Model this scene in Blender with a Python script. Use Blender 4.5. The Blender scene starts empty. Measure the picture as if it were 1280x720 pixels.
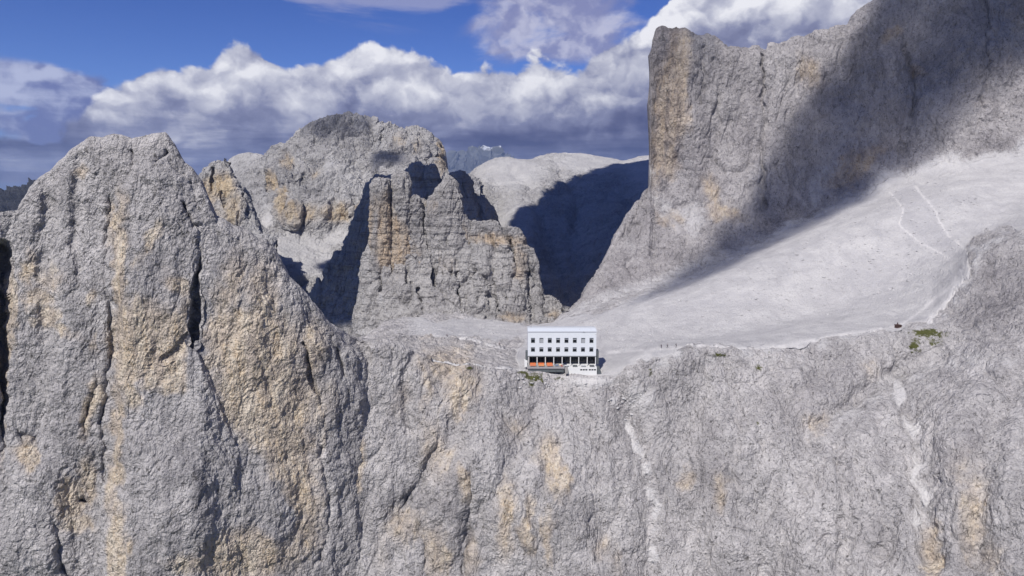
import bpy, bmesh, math, random
import numpy as np
from mathutils import Vector
random.seed(4); np.random.seed(4)
scn = bpy.context.scene
COL = scn.collection
# ------------------------------------------------------------------ camera frame
F = 853.33; TH = math.radians(8.53); CT, ST = math.cos(TH), math.sin(TH); CZ = 100.0
def PW(px, py, D):
    """a bearing, a drop and a distance ahead of the drone -> a point of the place (metres)"""
    a = (np.asarray(px, float)-640)/F; b = (360-np.asarray(py, float))/F
    dy = CT + b*ST; dz = -ST + b*CT
    D = np.asarray(D, float)
    return np.stack([a/dy*D, D + 0*a, CZ + dz/dy*D], -1)
def PZ(D, z):
    """pixel row at which height z lies at distance D"""
    s = (z-CZ)/D
    b = (s*CT+ST)/(CT-s*ST)
    return 360-b*F
SUN = Vector((-0.27, -0.60, 0.755)).normalized()
# ------------------------------------------------------------------ noise
_r = np.random.RandomState(7)
PERM = np.concatenate([_r.permutation(256)]*2).astype(np.int32)
G = _r.normal(size=(256, 3)).astype(np.float32); G /= np.linalg.norm(G, axis=1)[:, None]
def pn(x, y, z):
    x = x.astype(np.float32); y = y.astype(np.float32); z = z.astype(np.float32)
    xi = np.floor(x); yi = np.floor(y); zi = np.floor(z)
    fx, fy, fz = x-xi, y-yi, z-zi
    xi = xi.astype(np.int32) & 255; yi = yi.astype(np.int32) & 255; zi = zi.astype(np.int32) & 255
    u = fx*fx*fx*(fx*(fx*6-15)+10); v = fy*fy*fy*(fy*(fy*6-15)+10); w = fz*fz*fz*(fz*(fz*6-15)+10)
    def g(i, j, k):
        h = PERM[(PERM[(PERM[(xi+i) & 255]+yi+j) & 255]+zi+k) & 255]
        gg = G[h]
        return gg[..., 0]*(fx-i)+gg[..., 1]*(fy-j)+gg[..., 2]*(fz-k)
    a = g(0,0,0); a += u*(g(1,0,0)-a); b = g(0,1,0); b += u*(g(1,1,0)-b); a += v*(b-a)
    c = g(0,0,1); c += u*(g(1,0,1)-c); d = g(0,1,1); d += u*(g(1,1,1)-d); c += v*(d-c)
    return (a+w*(c-a))*1.6
def fbm(P, L, o=4, zs=1.0, gain=.5, off=0.0):
    s = 0; a = 1; f = 1.0/L
    for i in range(o):
        s = s+a*pn(P[..., 0]*f+off+i*17.3, P[..., 1]*f+i*5.1, P[..., 2]*f*zs+i*9.7); a *= gain; f *= 2.03
    return s
def ridge(P, L, o=3, zs=1.0, gain=.5, off=0.0):
    s = 0; a = 1; f = 1.0/L; t = 0
    for i in range(o):
        n = 1-np.abs(pn(P[..., 0]*f+off+i*13.1, P[..., 1]*f+i*7.7, P[..., 2]*f*zs+i*3.3))*1.6
        s = s+a*n*n; t += a; a *= gain; f *= 2.07
    return s/t
def cell(P, L, zs=.6, off=0):
    """angular broken blocks: distance to scattered centres"""
    x, y, z = (P[..., 0]/L+off).astype(np.float32), (P[..., 1]/L).astype(np.float32), (P[..., 2]/L*zs).astype(np.float32)
    bx, by, bz = np.floor(x-.5), np.floor(y-.5), np.floor(z-.5); best = np.full(x.shape, 9., np.float32)
    for i in (0, 1):
        for j in (0, 1):
            for k in (0, 1):
                cx, cy, cz = bx+i, by+j, bz+k
                h = PERM[(PERM[(PERM[cx.astype(np.int32) & 255]+cy.astype(np.int32)) & 255]+cz.astype(np.int32)) & 255]; g = G[h]
                best = np.minimum(best, np.abs(x-cx-.5-.32*g[..., 0])+np.abs(y-cy-.5-.32*g[..., 1])+np.abs(z-cz-.5-.32*g[..., 2]))
    return best
def sst(x, a, b):
    t = np.clip((x-a)/(b-a), 0, 1); return t*t*(3-2*t)
def smooth2(A, k=14):
    for _ in range(k):
        A[1:-1] = (A[:-2]+2*A[1:-1]+A[2:])/4; A[:, 1:-1] = (A[:, :-2]+2*A[:, 1:-1]+A[:, 2:])/4
    return A
def dseg(X, Y, poly):
    d = np.full(X.shape, 1e9)
    for (x0, y0), (x1, y1) in zip(poly[:-1], poly[1:]):
        dx, dy = x1-x0, y1-y0; L = dx*dx+dy*dy+1e-9
        t = np.clip(((X-x0)*dx+(Y-y0)*dy)/L, 0, 1)
        d = np.minimum(d, np.hypot(X-x0-t*dx, Y-y0-t*dy))
    return d
def blob(X, Y, cx, cy, rx, ry, ang=0):
    c, s = math.cos(math.radians(ang)), math.sin(math.radians(ang))
    x = (X-cx)*c+(Y-cy)*s; y = -(X-cx)*s+(Y-cy)*c
    return np.exp(-((x/rx)**2+(y/ry)**2))
def inpoly(X, Y, poly):
    r = np.zeros(X.shape, bool); n = len(poly)
    for i in range(n):
        x0, y0 = poly[i]; x1, y1 = poly[(i+1) % n]
        if y0 == y1: continue
        c = ((y0 > Y) != (y1 > Y)) & (X < (x1-x0)*(Y-y0)/(y1-y0)+x0)
        r ^= c
    return r
# ------------------------------------------------------------------ object helpers
def tag(o, label=None, cat=None, group=None, kind=None):
    if label: o['label'] = label
    if cat: o['category'] = cat
    if group: o['group'] = group
    if kind: o['kind'] = kind
    return o
def grid_obj(name, P, mat, attrs=None, closed_u=False, label=None, cat=None):
    nv, nu = P.shape[:2]
    me = bpy.data.meshes.new(name)
    idx = np.arange(nv*nu).reshape(nv, nu)
    if closed_u: idx = np.concatenate([idx, idx[:, :1]], 1)
    q = np.stack([idx[:-1, :-1], idx[:-1, 1:], idx[1:, 1:], idx[1:, :-1]], -1).reshape(-1, 4)
    me.vertices.add(nv*nu); me.vertices.foreach_set('co', P.reshape(-1).astype(np.float32))
    me.loops.add(q.size); me.loops.foreach_set('vertex_index', q.reshape(-1).astype(np.int32))
    me.polygons.add(len(q)); me.polygons.foreach_set('loop_start', np.arange(0, q.size, 4, dtype=np.int32))
    me.polygons.foreach_set('loop_total', np.full(len(q), 4, np.int32))
    me.update(calc_edges=True)
    me.polygons.foreach_set('use_smooth', np.zeros(len(q), bool))
    for k, v in (attrs or {}).items():
        a = me.attributes.new(k, 'FLOAT', 'POINT'); a.data.foreach_set('value', np.broadcast_to(v, (nv, nu)).reshape(-1).astype(np.float32))
    me.materials.append(mat)
    o = bpy.data.objects.new(name, me); COL.objects.link(o)
    return tag(o, label, cat, kind='structure')
def normals(P, closed=False):
    if closed: du = np.roll(P, -1, 1)-np.roll(P, 1, 1)
    else: du = np.gradient(P, axis=1)
    dv = np.gradient(P, axis=0)
    n = np.cross(du, dv); n /= np.linalg.norm(n, axis=-1, keepdims=True)+1e-9
    return n
def smooth_cols(A, k):
    if k < 1: return A
    for _ in range(k):
        B = A.copy(); B[:, 1:-1] = (A[:, :-2]+2*A[:, 1:-1]+A[:, 2:])/4; A = B
    return A
def loft(rows, segs, x0, x1, step, sm=10, keep=()):
    """rows: list of [(px,py,D)...] from the foot up over the crest and down the back -> grids X,Y,D"""
    px = np.arange(x0, x1+step/2, step)
    PY = np.array([np.interp(px, [p[0] for p in r], [p[1] for p in r]) for r in rows])
    DD = np.array([np.interp(px, [p[0] for p in r], [p[2] for p in r]) for r in rows])
    DD = smooth_cols(DD, sm*3)
    for i in range(len(rows)):
        if i not in keep: PY[i:i+1] = smooth_cols(PY[i:i+1], sm)
    Yo, Do = [], []
    n = len(rows)
    def tang(A, i):
        if i == 0: return A[1]-A[0]
        if i == n-1: return A[-1]-A[-2]
        a, b = A[i]-A[i-1], A[i+1]-A[i]
        return np.where(a*b > 0, 2*a*b/(a+b+np.where(a+b == 0, 1e-9, 0)), 0)
    for i in range(n-1):
        for t in np.arange(segs[i])/segs[i]:
            h00 = 2*t**3-3*t**2+1; h10 = t**3-2*t**2+t; h01 = -2*t**3+3*t**2; h11 = t**3-t**2
            for A, O in ((PY, Yo), (DD, Do)):
                O.append(h00*A[i]+h10*tang(A, i)+h01*A[i+1]+h11*tang(A, i+1))
    Yo.append(PY[-1]); Do.append(DD[-1])
    Y = np.array(Yo); D = np.array(Do)
    return np.broadcast_to(px, Y.shape).copy(), Y, D
def crack(X, Y, D, poly, w, dep, side=0):
    wob = 2.2*np.sin(Y*0.11)+1.6*np.sin(Y*0.31+1)
    d = dseg(X+wob*0.6, Y, poly)
    return D+dep*np.exp(-(d/w)**2)
def bulge(X, Y, D, cx, cy, rx, ry, a, ang=0, p=4):
    c, s = math.cos(math.radians(ang)), math.sin(math.radians(ang))
    x = (X-cx)*c+(Y-cy)*s; y = -(X-cx)*s+(Y-cy)*c
    r = np.abs(x/rx)**p+np.abs(y/ry)**p
    return D-a*np.exp(-r)
def rock(P, N, big=5, mid=2.5, fine=1.0, soft=None, zs=.45, s=1.0, strata=0, off=0.0):
    """displace a face: buttresses, flutes, ledges and broken blocks"""
    k = 1.0 if soft is None else (1-soft)
    q = P+np.stack([fbm(P, 30*s, 2, off=5+off), fbm(P, 30*s, 2, off=9+off), fbm(P, 30*s, 2, off=2+off)], -1)*6*s
    d = big*fbm(q, 55*s, 3, zs, off=off)*(0.35+0.65*k)
    r = ridge(q, 17*s, 3, zs*.7, off=off+3)
    d = d-mid*k*np.clip((r-.52)*2.2, -.5, 1.2)
    q2 = P+(P-q)*.7
    c = np.abs(pn(q2[..., 0]/(13*s)+off, q2[..., 1]/(13*s), q2[..., 2]/(70*s)))
    d = d-mid*.55*k*np.exp(-(c/.045)**2)*sst(fbm(P, 22*s, 2, off=31), .0, .45)
    # tilted blocks with sharp steps, then broken grit at every size down to the mesh
    b = fbm(q, 9*s, 2, zs, off=off+11)*2.4
    st = b-np.floor(b); d = d+.55*fine*k*(sst(st, 0, .3)-st)
    w_ = P+np.stack([pn(P[..., 0]/(5*s), P[..., 1]/(5*s), P[..., 2]/(5*s)), 0*d, pn(P[..., 0]/(5*s)+9, P[..., 1]/(5*s), P[..., 2]/(5*s))], -1)*1.5*s
    d = d+fine*(.15+.85*k)*(.45*(.55-ridge(w_, 6.5*s, 4, .7, gain=.62, off=off+21)))
    d = d+fine*(.3+.7*k)*.55*fbm(P, 3.2*s, 4, .8, gain=.7, off=off+27)
    wq = q*.45+P*.55
    d = d-fine*k*(2.6*cell(wq, 15*s, .5, off)+1.3*cell(wq, 6.5*s, .6, off+3))+fine*k*3.0
    if strata:
        z = P[..., 2]/(6.5*s)+.8*fbm(P, 60*s, 2, off=44); f = z-np.floor(z)
        d = d+strata*k*(sst(f, .0, .18)-f)*(0.5+.8*fbm(P, 25*s, 2, off=7))
    return P+N*d[..., None]
# ------------------------------------------------------------------ materials
class NT:
    def __init__(s, nt): s.nt = nt; s.n = nt.nodes; s.l = nt.links
    def new(s, t, **k):
        n = s.n.new(t)
        for a, b in k.items(): setattr(n, a, b)
        return n
    def put(s, sock, v):
        if isinstance(v, bpy.types.NodeSocket): s.l.new(v, sock)
        elif v is not None: sock.default_value = v
    def m(s, op, a, b=None, c=None, clamp=False):
        n = s.new('ShaderNodeMath', operation=op); n.use_clamp = clamp
        s.put(n.inputs[0], a); s.put(n.inputs[1], b); s.put(n.inputs[2], c); return n.outputs[0]
    def vm(s, op, a, b=None):
        n = s.new('ShaderNodeVectorMath', operation=op); s.put(n.inputs[0], a); s.put(n.inputs[1], b); return n.outputs[0]
    def mix(s, f, a, b, mode='MIX'):
        n = s.new('ShaderNodeMix', data_type='RGBA', blend_type=mode); s.put(n.inputs[0], f); s.put(n.inputs[6], a); s.put(n.inputs[7], b); return n.outputs[2]
    def ss(s, v, a, b, c=0., d=1.):
        n = s.new('ShaderNodeMapRange', interpolation_type='SMOOTHSTEP'); s.put(n.inputs[0], v)
        for i, q in enumerate((a, b, c, d)): s.put(n.inputs[1+i], q)
        return n.outputs[0]
    def noise(s, vec, scale, detail=6, rough=.55, dist=0, lac=2.):
        n = s.new('ShaderNodeTexNoise'); s.put(n.inputs['Vector'], vec)
        n.inputs['Scale'].default_value = scale; n.inputs['Detail'].default_value = detail
        n.inputs['Roughness'].default_value = rough; n.inputs['Distortion'].default_value = dist; n.inputs['Lacunarity'].default_value = lac
        return n.outputs[0]
    def vor(s, vec, scale, feature='F1', rnd=1.):
        n = s.new('ShaderNodeTexVoronoi', feature=feature); s.put(n.inputs['Vector'], vec)
        n.inputs['Scale'].default_value = scale; n.inputs['Randomness'].default_value = rnd; return n.outputs['Distance']
    def attr(s, name):
        n = s.new('ShaderNodeAttribute', attribute_name=name); return n.outputs['Fac']
def rgb(r, g, b): return (r, g, b, 1)
def base_mat(name):
    m = bpy.data.materials.new(name); m.use_nodes = True
    t = NT(m.node_tree); b = m.node_tree.nodes['Principled BSDF']; return m, t, b
def rock_mat(name, light, dark, ochre, scree, s=1.0, bump=1.0, strata=0.0, pits=.8, mott=1.0):
    m, t, b = base_mat(name)
    pos = t.new('ShaderNodeNewGeometry').outputs['Position']
    st = t.vm('MULTIPLY', pos, (1, 1, .16)); sq = t.vm('MULTIPLY', pos, (1, 1, .6))
    a_o, a_s, a_d, a_g, a_t, a_p = (t.attr(q) for q in ('ochre', 'scree', 'stain', 'grass', 'tone', 'path'))
    n1 = t.noise(pos, .018/s, 4, .6, .6); n2 = t.noise(sq, .16/s, 7, .68, .5); n3 = t.noise(pos, 1.1/s, 5, .72)
    strk = t.noise(st, .30/s, 5, .62, .3); strk2 = t.noise(st, .11/s, 3, .6, .5)
    v = t.m('ADD', t.m('MULTIPLY', t.ss(n1, .32, .7), .30), t.m('MULTIPLY', t.ss(n2, .33, .67), .42))
    v = t.m('ADD', v, t.m('MULTIPLY', t.ss(n3, .34, .66), .36))
    col = t.mix(v, dark, light)
    # broad weathering: paler and darker sheets of rock, then thin upright joints
    n4 = t.noise(t.vm('MULTIPLY', pos, (1, 1, .45)), .045/s, 5, .62, .8)
    col = t.mix(t.m('MULTIPLY', t.ss(n4, .42, .64), .38), col, rgb(dark[0]*1.02, dark[1]*1.01, dark[2]*1.03))
    jn = t.m('ABSOLUTE', t.m('SUBTRACT', strk, .5)); jn = t.m('MULTIPLY', t.ss(jn, .016, .003), t.ss(n4, .46, .56))
    col = t.mix(t.m('MULTIPLY', jn, .55), col, rgb(.10, .095, .095))
    # dark runs of water and lichen on steep faces
    nz = t.new('ShaderNodeSeparateXYZ'); t.l.new(t.new('ShaderNodeNewGeometry').outputs['True Normal'], nz.inputs[0])
    steep = t.ss(nz.outputs[2], .62, .25)
    col = t.mix(t.m('MULTIPLY', t.m('MULTIPLY', t.ss(strk, .52, .72), steep), .34), col, rgb(dark[0]*.62, dark[1]*.62, dark[2]*.68))
    col = t.mix(t.m('MULTIPLY', a_d, t.ss(strk, .35, .6)), col, rgb(dark[0]*.5, dark[1]*.5, dark[2]*.55))
    n5 = t.noise(pos, 2.6/s, 3, .75)
    col = t.mix(t.m('MULTIPLY', t.ss(n5, .52, .66), .34), col, rgb(min(1, light[0]*1.25), min(1, light[1]*1.25), min(1, light[2]*1.25)))
    ostr = t.noise(t.vm('MULTIPLY', pos, (1, 1, .08)), .26/s, 4, .6, .25)
    # ochre
    col = t.mix(t.m('MULTIPLY', t.ss(a_o, .12, .7), .85), col, t.mix(1., col, rgb(1.10, .97, .80), 'MULTIPLY'))
    on = t.m('ADD', t.m('MULTIPLY', a_o, 1.1), t.m('MULTIPLY', t.m('SUBTRACT', t.m('ADD', t.m('MULTIPLY', strk2, .55), t.m('MULTIPLY', n2, .45)), .5), 1.7))
    of = t.m('MULTIPLY', t.m('MULTIPLY', t.ss(on, .22, .75), t.ss(a_o, .03, .22)), t.ss(t.m('ADD', ostr, t.m('MULTIPLY', a_o, .10)), .46, .57, .12, 1.))
    och = t.mix(t.ss(strk, .35, .65), ochre, rgb(ochre[0]*.86, ochre[1]*.76, ochre[2]*.62))
    och = t.mix(t.ss(a_o, .95, 1.25), och, rgb(ochre[0]*.92, ochre[1]*.78, ochre[2]*.60))
    och = t.mix(t.ss(n3, .35, .75), och, rgb(min(1, ochre[0]*1.2), min(1, ochre[1]*1.25), min(1, ochre[2]*1.3)))
    och = t.mix(t.m('MULTIPLY', t.ss(n2, .56, .36), .75), och, col)
    col = t.mix(t.m('MULTIPLY', of, .9), col, och)
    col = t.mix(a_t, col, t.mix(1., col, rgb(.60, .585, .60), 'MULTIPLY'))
    pit = t.m('MULTIPLY', t.ss(t.noise(sq, .75/s, 4, .72, .4), .55, .68), pits)
    col = t.mix(t.m('MULTIPLY', pit, t.m('SUBTRACT', 1., a_s)), col, rgb(.07, .065, .06))
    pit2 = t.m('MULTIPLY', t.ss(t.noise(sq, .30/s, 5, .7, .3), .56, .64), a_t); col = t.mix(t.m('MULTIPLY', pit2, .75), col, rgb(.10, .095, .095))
    scn_ = t.noise(pos, .07/s, 6, .65); sc = t.mix(t.ss(scn_, .3, .7), rgb(scree[0]*.80, scree[1]*.80, scree[2]*.82), scree)
    sl_ = t.noise(t.vm('MULTIPLY', pos, (.35, .12, .12)), .35/s, 6, .68, .8); sc = t.mix(t.m('MULTIPLY', t.ss(sl_, .48, .66), .45), sc, rgb(scree[0]*.66, scree[1]*.66, scree[2]*.69))
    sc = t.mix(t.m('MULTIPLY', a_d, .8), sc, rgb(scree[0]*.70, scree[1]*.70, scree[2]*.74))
    sc = t.mix(t.m('MULTIPLY', t.ss(n3, .45, .70), .45), sc, rgb(scree[0]*.6, scree[1]*.6, scree[2]*.62))
    sf = t.ss(t.m('ADD', t.m('ADD', a_s, t.m('MULTIPLY', t.m('SUBTRACT', n2, .5), .9)), t.m('MULTIPLY', t.m('SUBTRACT', n3, .5), 1.1)), .28, .72)
    sf = t.m('MULTIPLY', sf, t.ss(a_s, .02, .2))
    sc = t.mix(t.m('MULTIPLY', a_p, t.ss(n3, .2, .5, .6, 1.)), sc, rgb(min(1, scree[0]*1.2), min(1, scree[1]*1.19), min(1, scree[2]*1.18)))
    col = t.mix(sf, col, sc)
    gf = t.m('MULTIPLY', t.ss(t.m('ADD', a_g, t.m('MULTIPLY', t.m('SUBTRACT', t.noise(pos, .5/s, 5, .7), .5), 2.2)), .45, .7), t.ss(a_g, .05, .2))
    col = t.mix(gf, col, t.mix(n3, rgb(.05, .06, .018), rgb(.14, .14, .045)))
    if strata:
        sb = t.noise(t.vm('MULTIPLY', pos, (.05, .05, 1)), .42/s, 4, .65)
        col = t.mix(t.m('MULTIPLY', t.m('MULTIPLY', t.ss(sb, .46, .40), steep), .5), col, rgb(dark[0]*.55, dark[1]*.53, dark[2]*.52))
    t.l.new(col, b.inputs['Base Color']); b.inputs['Roughness'].default_value = .95
    b.inputs['Specular IOR Level'].default_value = .12
    wv = t.new('ShaderNodeTexNoise'); t.l.new(pos, wv.inputs['Vector']); wv.inputs['Scale'].default_value = .12/s; wv.inputs['Detail'].default_value = 2
    # bump: blocks, joints, grit
    vn = t.new('ShaderNodeTexVoronoi', feature='F1', distance='MANHATTAN'); t.l.new(t.vm('ADD', sq, t.vm('MULTIPLY', t.vm('SUBTRACT', wv.outputs['Color'], (.5, .5, .5)), (5*s, 5*s, 5*s))), vn.inputs['Vector'])
    vn.inputs['Scale'].default_value = .26/s; vn.inputs['Detail'].default_value = 2; vn.inputs['Roughness'].default_value = .6; vn.inputs['Lacunarity'].default_value = 2.6
    h = t.m('ADD', t.m('MULTIPLY', n2, 1.5*s), t.m('MULTIPLY', n3, 1.15*s)); h = t.m('ADD', h, t.m('MULTIPLY', vn.outputs['Distance'], -.85*s))
    h = t.m('ADD', h, t.m('MULTIPLY', strk, 1.0*s))
    if strata:
        sp = t.vm('MULTIPLY', pos, (.06, .06, 1)); h = t.m('ADD', h, t.m('MULTIPLY', t.noise(sp, .35/s, 5, .6), strata*s))
    h2 = t.m('ADD', t.m('MULTIPLY', n3, 1.3*s), t.m('MULTIPLY', scn_, 2.2*s))
    hm = t.new('ShaderNodeMix', data_type='FLOAT'); t.put(hm.inputs[0], t.ss(a_s, .45, .85)); t.put(hm.inputs[2], h); t.put(hm.inputs[3], h2)
    bp = t.new('ShaderNodeBump'); bp.inputs['Strength'].default_value = bump; bp.inputs['Distance'].default_value = 1.0
    t.l.new(hm.outputs[0], bp.inputs['Height']); t.l.new(bp.outputs[0], b.inputs['Normal'])
    return m
LG, DG = rgb(.61, .58, .57), rgb(.28, .267, .268)
OC, SC = rgb(.61, .53, .43), rgb(.57, .553, .545)
M_rock = rock_mat('limestone', LG, DG, OC, SC)
M_tow = rock_mat('banded_limestone', rgb(.47, .45, .435), rgb(.24, .23, .228), rgb(.46, .375, .29), SC, s=1.5, strata=1.8, pits=.4)
M_far = rock_mat('far_limestone', rgb(.49, .475, .46), rgb(.25, .24, .235), rgb(.48, .39, .27), rgb(.50, .485, .47), s=3.0, bump=.9, pits=.3)
def plain(name, c, rough=.6, var=.08, sc=3., metal=0., spec=.4, emit=None):
    m, t, b = base_mat(name)
    tc = t.new('ShaderNodeTexCoord').outputs['Object']
    n = t.noise(tc, sc, 5, .6)
    t.l.new(t.mix(n, rgb(*(x*(1-var) for x in c)), rgb(*(min(1, x*(1+var)) for x in c))), b.inputs['Base Color'])
    b.inputs['Roughness'].default_value = rough; b.inputs['Metallic'].default_value = metal; b.inputs['Specular IOR Level'].default_value = spec
    return m
#==TERRAIN==
def make_pass():
    R = [
     [(380,900,226),(430,900,230),(640,900,226),(900,900,220),(1150,900,194),(1400,900,172),(1560,900,150)],
     [(380,720,245),(430,720,250),(500,720,251),(640,720,252),(800,720,251),(950,720,244),(1100,720,226),(1280,720,206),(1560,720,176)],
     [(380,600,252),(430,600,256),(500,600,260),(640,600,266),(800,600,268),(950,600,264),(1100,600,248),(1280,600,226),(1560,600,196)],
     [(380,520,264),(430,515,263),(500,520,268),(640,535,277),(760,535,283),(850,510,284),(950,510,286),(1100,510,276),(1280,520,250),(1560,520,216)],
     [(380,440,278),(410,421,272),(430,418,269),(480,428,274),(550,447,284),(600,456,288),(650,465,292),(700,470,293),(750,474,292),(780,462,293),(810,447,295),(850,440,298),(900,439,302),(950,437,306),(1050,423,312),(1120,411,316),(1165,405,316),(1200,400,312),(1230,380,308),(1280,370,300),(1400,360,290),(1560,360,270)],
     [(380,450,300),(430,424,290),(480,423,300),(550,438,300),(600,450,300),(650,458.5,303),(700,460,304),(750,460,304),(780,450,305),(810,437,306),(850,435,308),(900,431,312),(950,426,318),(1050,412,328),(1120,400,334),(1165,385,334),(1195,355,338),(1215,320,345),(1250,300,350),(1280,292,350),(1400,270,350),(1560,260,350)],
     [(380,460,310),(430,430,305),(480,421,318),(550,426,322),(600,436,326),(650,441.5,328),(700,443,330),(750,441,334),(780,436,338),(810,430,342),(850,425,348),(900,420,354),(950,409,362),(1050,385,378),(1130,350,390),(1200,310,392),(1280,275,392),(1400,250,390),(1560,240,380)],
     [(380,500,400),(430,436,380),(480,414,410),(550,410,420),(600,416,420),(650,420,415),(700,412,412),(750,400,412),(850,372,425),(950,330,442),(1050,290,452),(1130,260,455),(1200,240,455),(1280,230,452),(1400,225,440),(1560,225,420)],
     [(380,540,480),(430,450,460),(480,402,500),(550,396,515),(600,400,510),(650,405,495),(690,402,475),(720,388,470),(760,372,478),(800,360,488),(870,338,500),(960,296,520),(1050,250,530),(1150,207,524),(1280,186,500),(1400,180,480),(1560,180,460)],
     [(380,560,600),(480,460,600),(650,430,540),(685,406,480),(700,396,482),(725,372,500),(760,326,522),(790,280,545),(812,240,562),(816,220,566),(870,210,560),(960,180,558),(1050,140,562),(1150,100,552),(1280,80,530),(1400,70,500),(1560,70,480)],
     [(380,600,700),(480,500,700),(650,450,580),(685,408,485),(700,392,486),(725,370,505),(760,318,530),(790,262,555),(811,232,570),(813,195,572),(815,120,574),(818,55,576),(823,37,578),(832,33,580),(846,31,580),(856,36,580),(870,45,580),(884,47,580),(897,56,580),(915,60,581),(934,65,582),(945,60,582),(958,64,582),(962,57,582),(975,56,582),(990,51,582),(1005,50,582),(1020,42,582),(1035,42,582),(1048,36,582),(1062,35,582),(1070,22,582),(1080,13,582),(1092,3,582),(1104,-6,582),(1130,-20,580),(1200,-60,574),(1280,-90,560),(1400,-120,540),(1560,-120,520)],
     [(380,700,800),(650,500,700),(690,450,600),(725,420,640),(760,380,680),(811,300,720),(815,210,730),(823,120,740),(900,100,750),(1060,70,760),(1280,0,760),(1560,0,720)],
     [(380,900,900),(650,700,900),(1280,500,1000),(1560,500,1000)]]
    segs = [14, 140, 110, 110, 24, 24, 90, 60, 190, 190, 16, 8]
    X, Y, D = loft(R, segs, 380, 1560, 1.0, sm=8, keep=(10,))
    # gullies and ribs of the face below the hut
    for poly, w, dp in [([(770,480),(800,560),(815,640),(812,720)], 14, 4), ([(905,450),(925,520),(915,600)], 9, 2.5),
                        ([(1120,470),(1145,540),(1150,600),(1165,700)], 16, 4.5), ([(1170,440),(1110,470),(1010,540)], 10, 2.5),
                        ([(448,420),(456,450)], 6, 2), ([(520,430),(505,480),(512,540)], 7, 2.2),
                        ([(530,600),(528,660),(532,720)], 5, 2.5), ([(588,590),(585,660),(580,720)], 5, 2.2), ([(505,620),(520,640),(545,628)], 5, 2),
                        ([(690,560),(670,640),(672,720)], 8, 1.6), ([(1040,560),(1060,640),(1050,720)], 8, 2.),
                        ([(953,70),(954,140),(953,200),(955,260)], 2.6, 4), ([(1130,60),(1145,120),(1130,190)], 6, 4), ([(1000,80),(985,160),(990,240)], 6, 2.5),
                        ([(1100,700),(1120,640)], 8, 2), ([(1190,440),(1110,475),(1020,540),(950,640)], 24, 5), ([(1275,470),(1230,560),(1225,700)], 20, 4), ([(880,470),(850,560),(870,720)], 22, 4), ([(700,480),(740,560),(745,680)], 18, 3.5), ([(600,470),(560,560),(500,640)], 16, 3.5), ([(1060,440),(990,500),(930,600)], 14, 3), ([(1010,600),(960,720)], 16, 3), ([(650,560),(600,640),(560,720)], 14, 3), ([(880,60),(875,130)], 4, 2.5), ([(1225,0),(1235,80),(1220,160)], 7, 4),
                        ([(900,120),(890,200),(860,280)], 6, 2)]:
        D = crack(X, Y, D, poly, w, dp)
    D = bulge(X, Y, D, 590, 560, 60, 120, 5, -8); D = bulge(X, Y, D, 700, 600, 55, 110, 4, 5); D = bulge(X, Y, D, 960, 600, 90, 110, 5)
    D = bulge(X, Y, D, 1230, 520, 60, 130, 6); D = bulge(X, Y, D, 850, 120, 22, 90, 5, 0); D = bulge(X, Y, D, 1060, 120, 60, 100, 6, 25)
    D = bulge(X, Y, D, 1200, 110, 45, 90, 8, 15)
    P = PW(X, Y, D)
    w1, w2 = 8*pn(X/34, Y/34, 0*X), 8*pn(X/34+50, Y/34, 0*X)
    Xw, Yw = X+w1+5*pn(X/11, Y/11, 0*X), Y+w2+5*pn(X/11, Y/11, 0*X+9)
    scr = inpoly(Xw, Yw, [(640,436),(690,400),(760,385),(830,368),(900,335),(960,303),(1050,254),(1150,209),(1290,188),(1600,180),(1600,250),(1290,285),(1235,292),(1215,310),(1205,350),(1165,395),(1125,411),(1050,424),(950,436),(850,438),(800,452),(770,470),(700,466),(650,462)]).astype(float)
    scr = np.maximum(scr, .9*(Yw < 424)*(Yw > 400)*(X < 690)*sst(Xw, 455, 560)*(D > 330))
    for _ in range(10):
        scr[1:-1] = (scr[:-2]+2*scr[1:-1]+scr[2:])/4
        scr = smooth_cols(scr, 1)
    rim = [(800,450),(850,440),(950,438),(1050,425),(1120,412),(1170,398),(1200,360),(1225,305),(1290,288)]
    scr = np.maximum(scr, .62*np.exp(-(dseg(X+w1, Y+w2, rim)/15)**2)*sst(pn(X/14, Y/14, 0*X+7), -.5, .3))
    sc2 = .75*np.exp(-(dseg(X+w1, Y, [(755,470),(790,540),(812,600),(815,700)])/9)**2)*sst(pn(X/16, Y/22, 0*X), -.45, .25)
    sc2 = np.maximum(sc2, .78*np.exp(-(dseg(X+w1*1.2, Y, [(1120,480),(1143,540),(1150,600),(1152,650)])/11)**2)*sst(pn(X/12, Y/24, 0*X+2), -.5, .2))
    sc2 = np.maximum(sc2, .45*np.exp(-(dseg(X+w1*.9, Y+w2, [(1260,450),(1170,450),(1110,480),(1050,530)])/20)**2))
    sc2 = np.maximum(sc2, .8*blob(X, Y, 740, 478, 40, 10)); sc2 = np.maximum(sc2, .6*blob(X+w1, Y, 800, 500, 24, 34, 20))
    sc2 = np.maximum(sc2, .55*np.exp(-(dseg(X, Y, [(700,396),(760,372),(830,352),(960,300)])/16)**2))
    sc2 = np.maximum(sc2, .5*sst(pn(X/40, Y/60, 0*X+3), -.1, .5)*(Y > 200)*(Y < 400)*(X > 700)*(D > 470))
    path = 0*X
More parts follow.
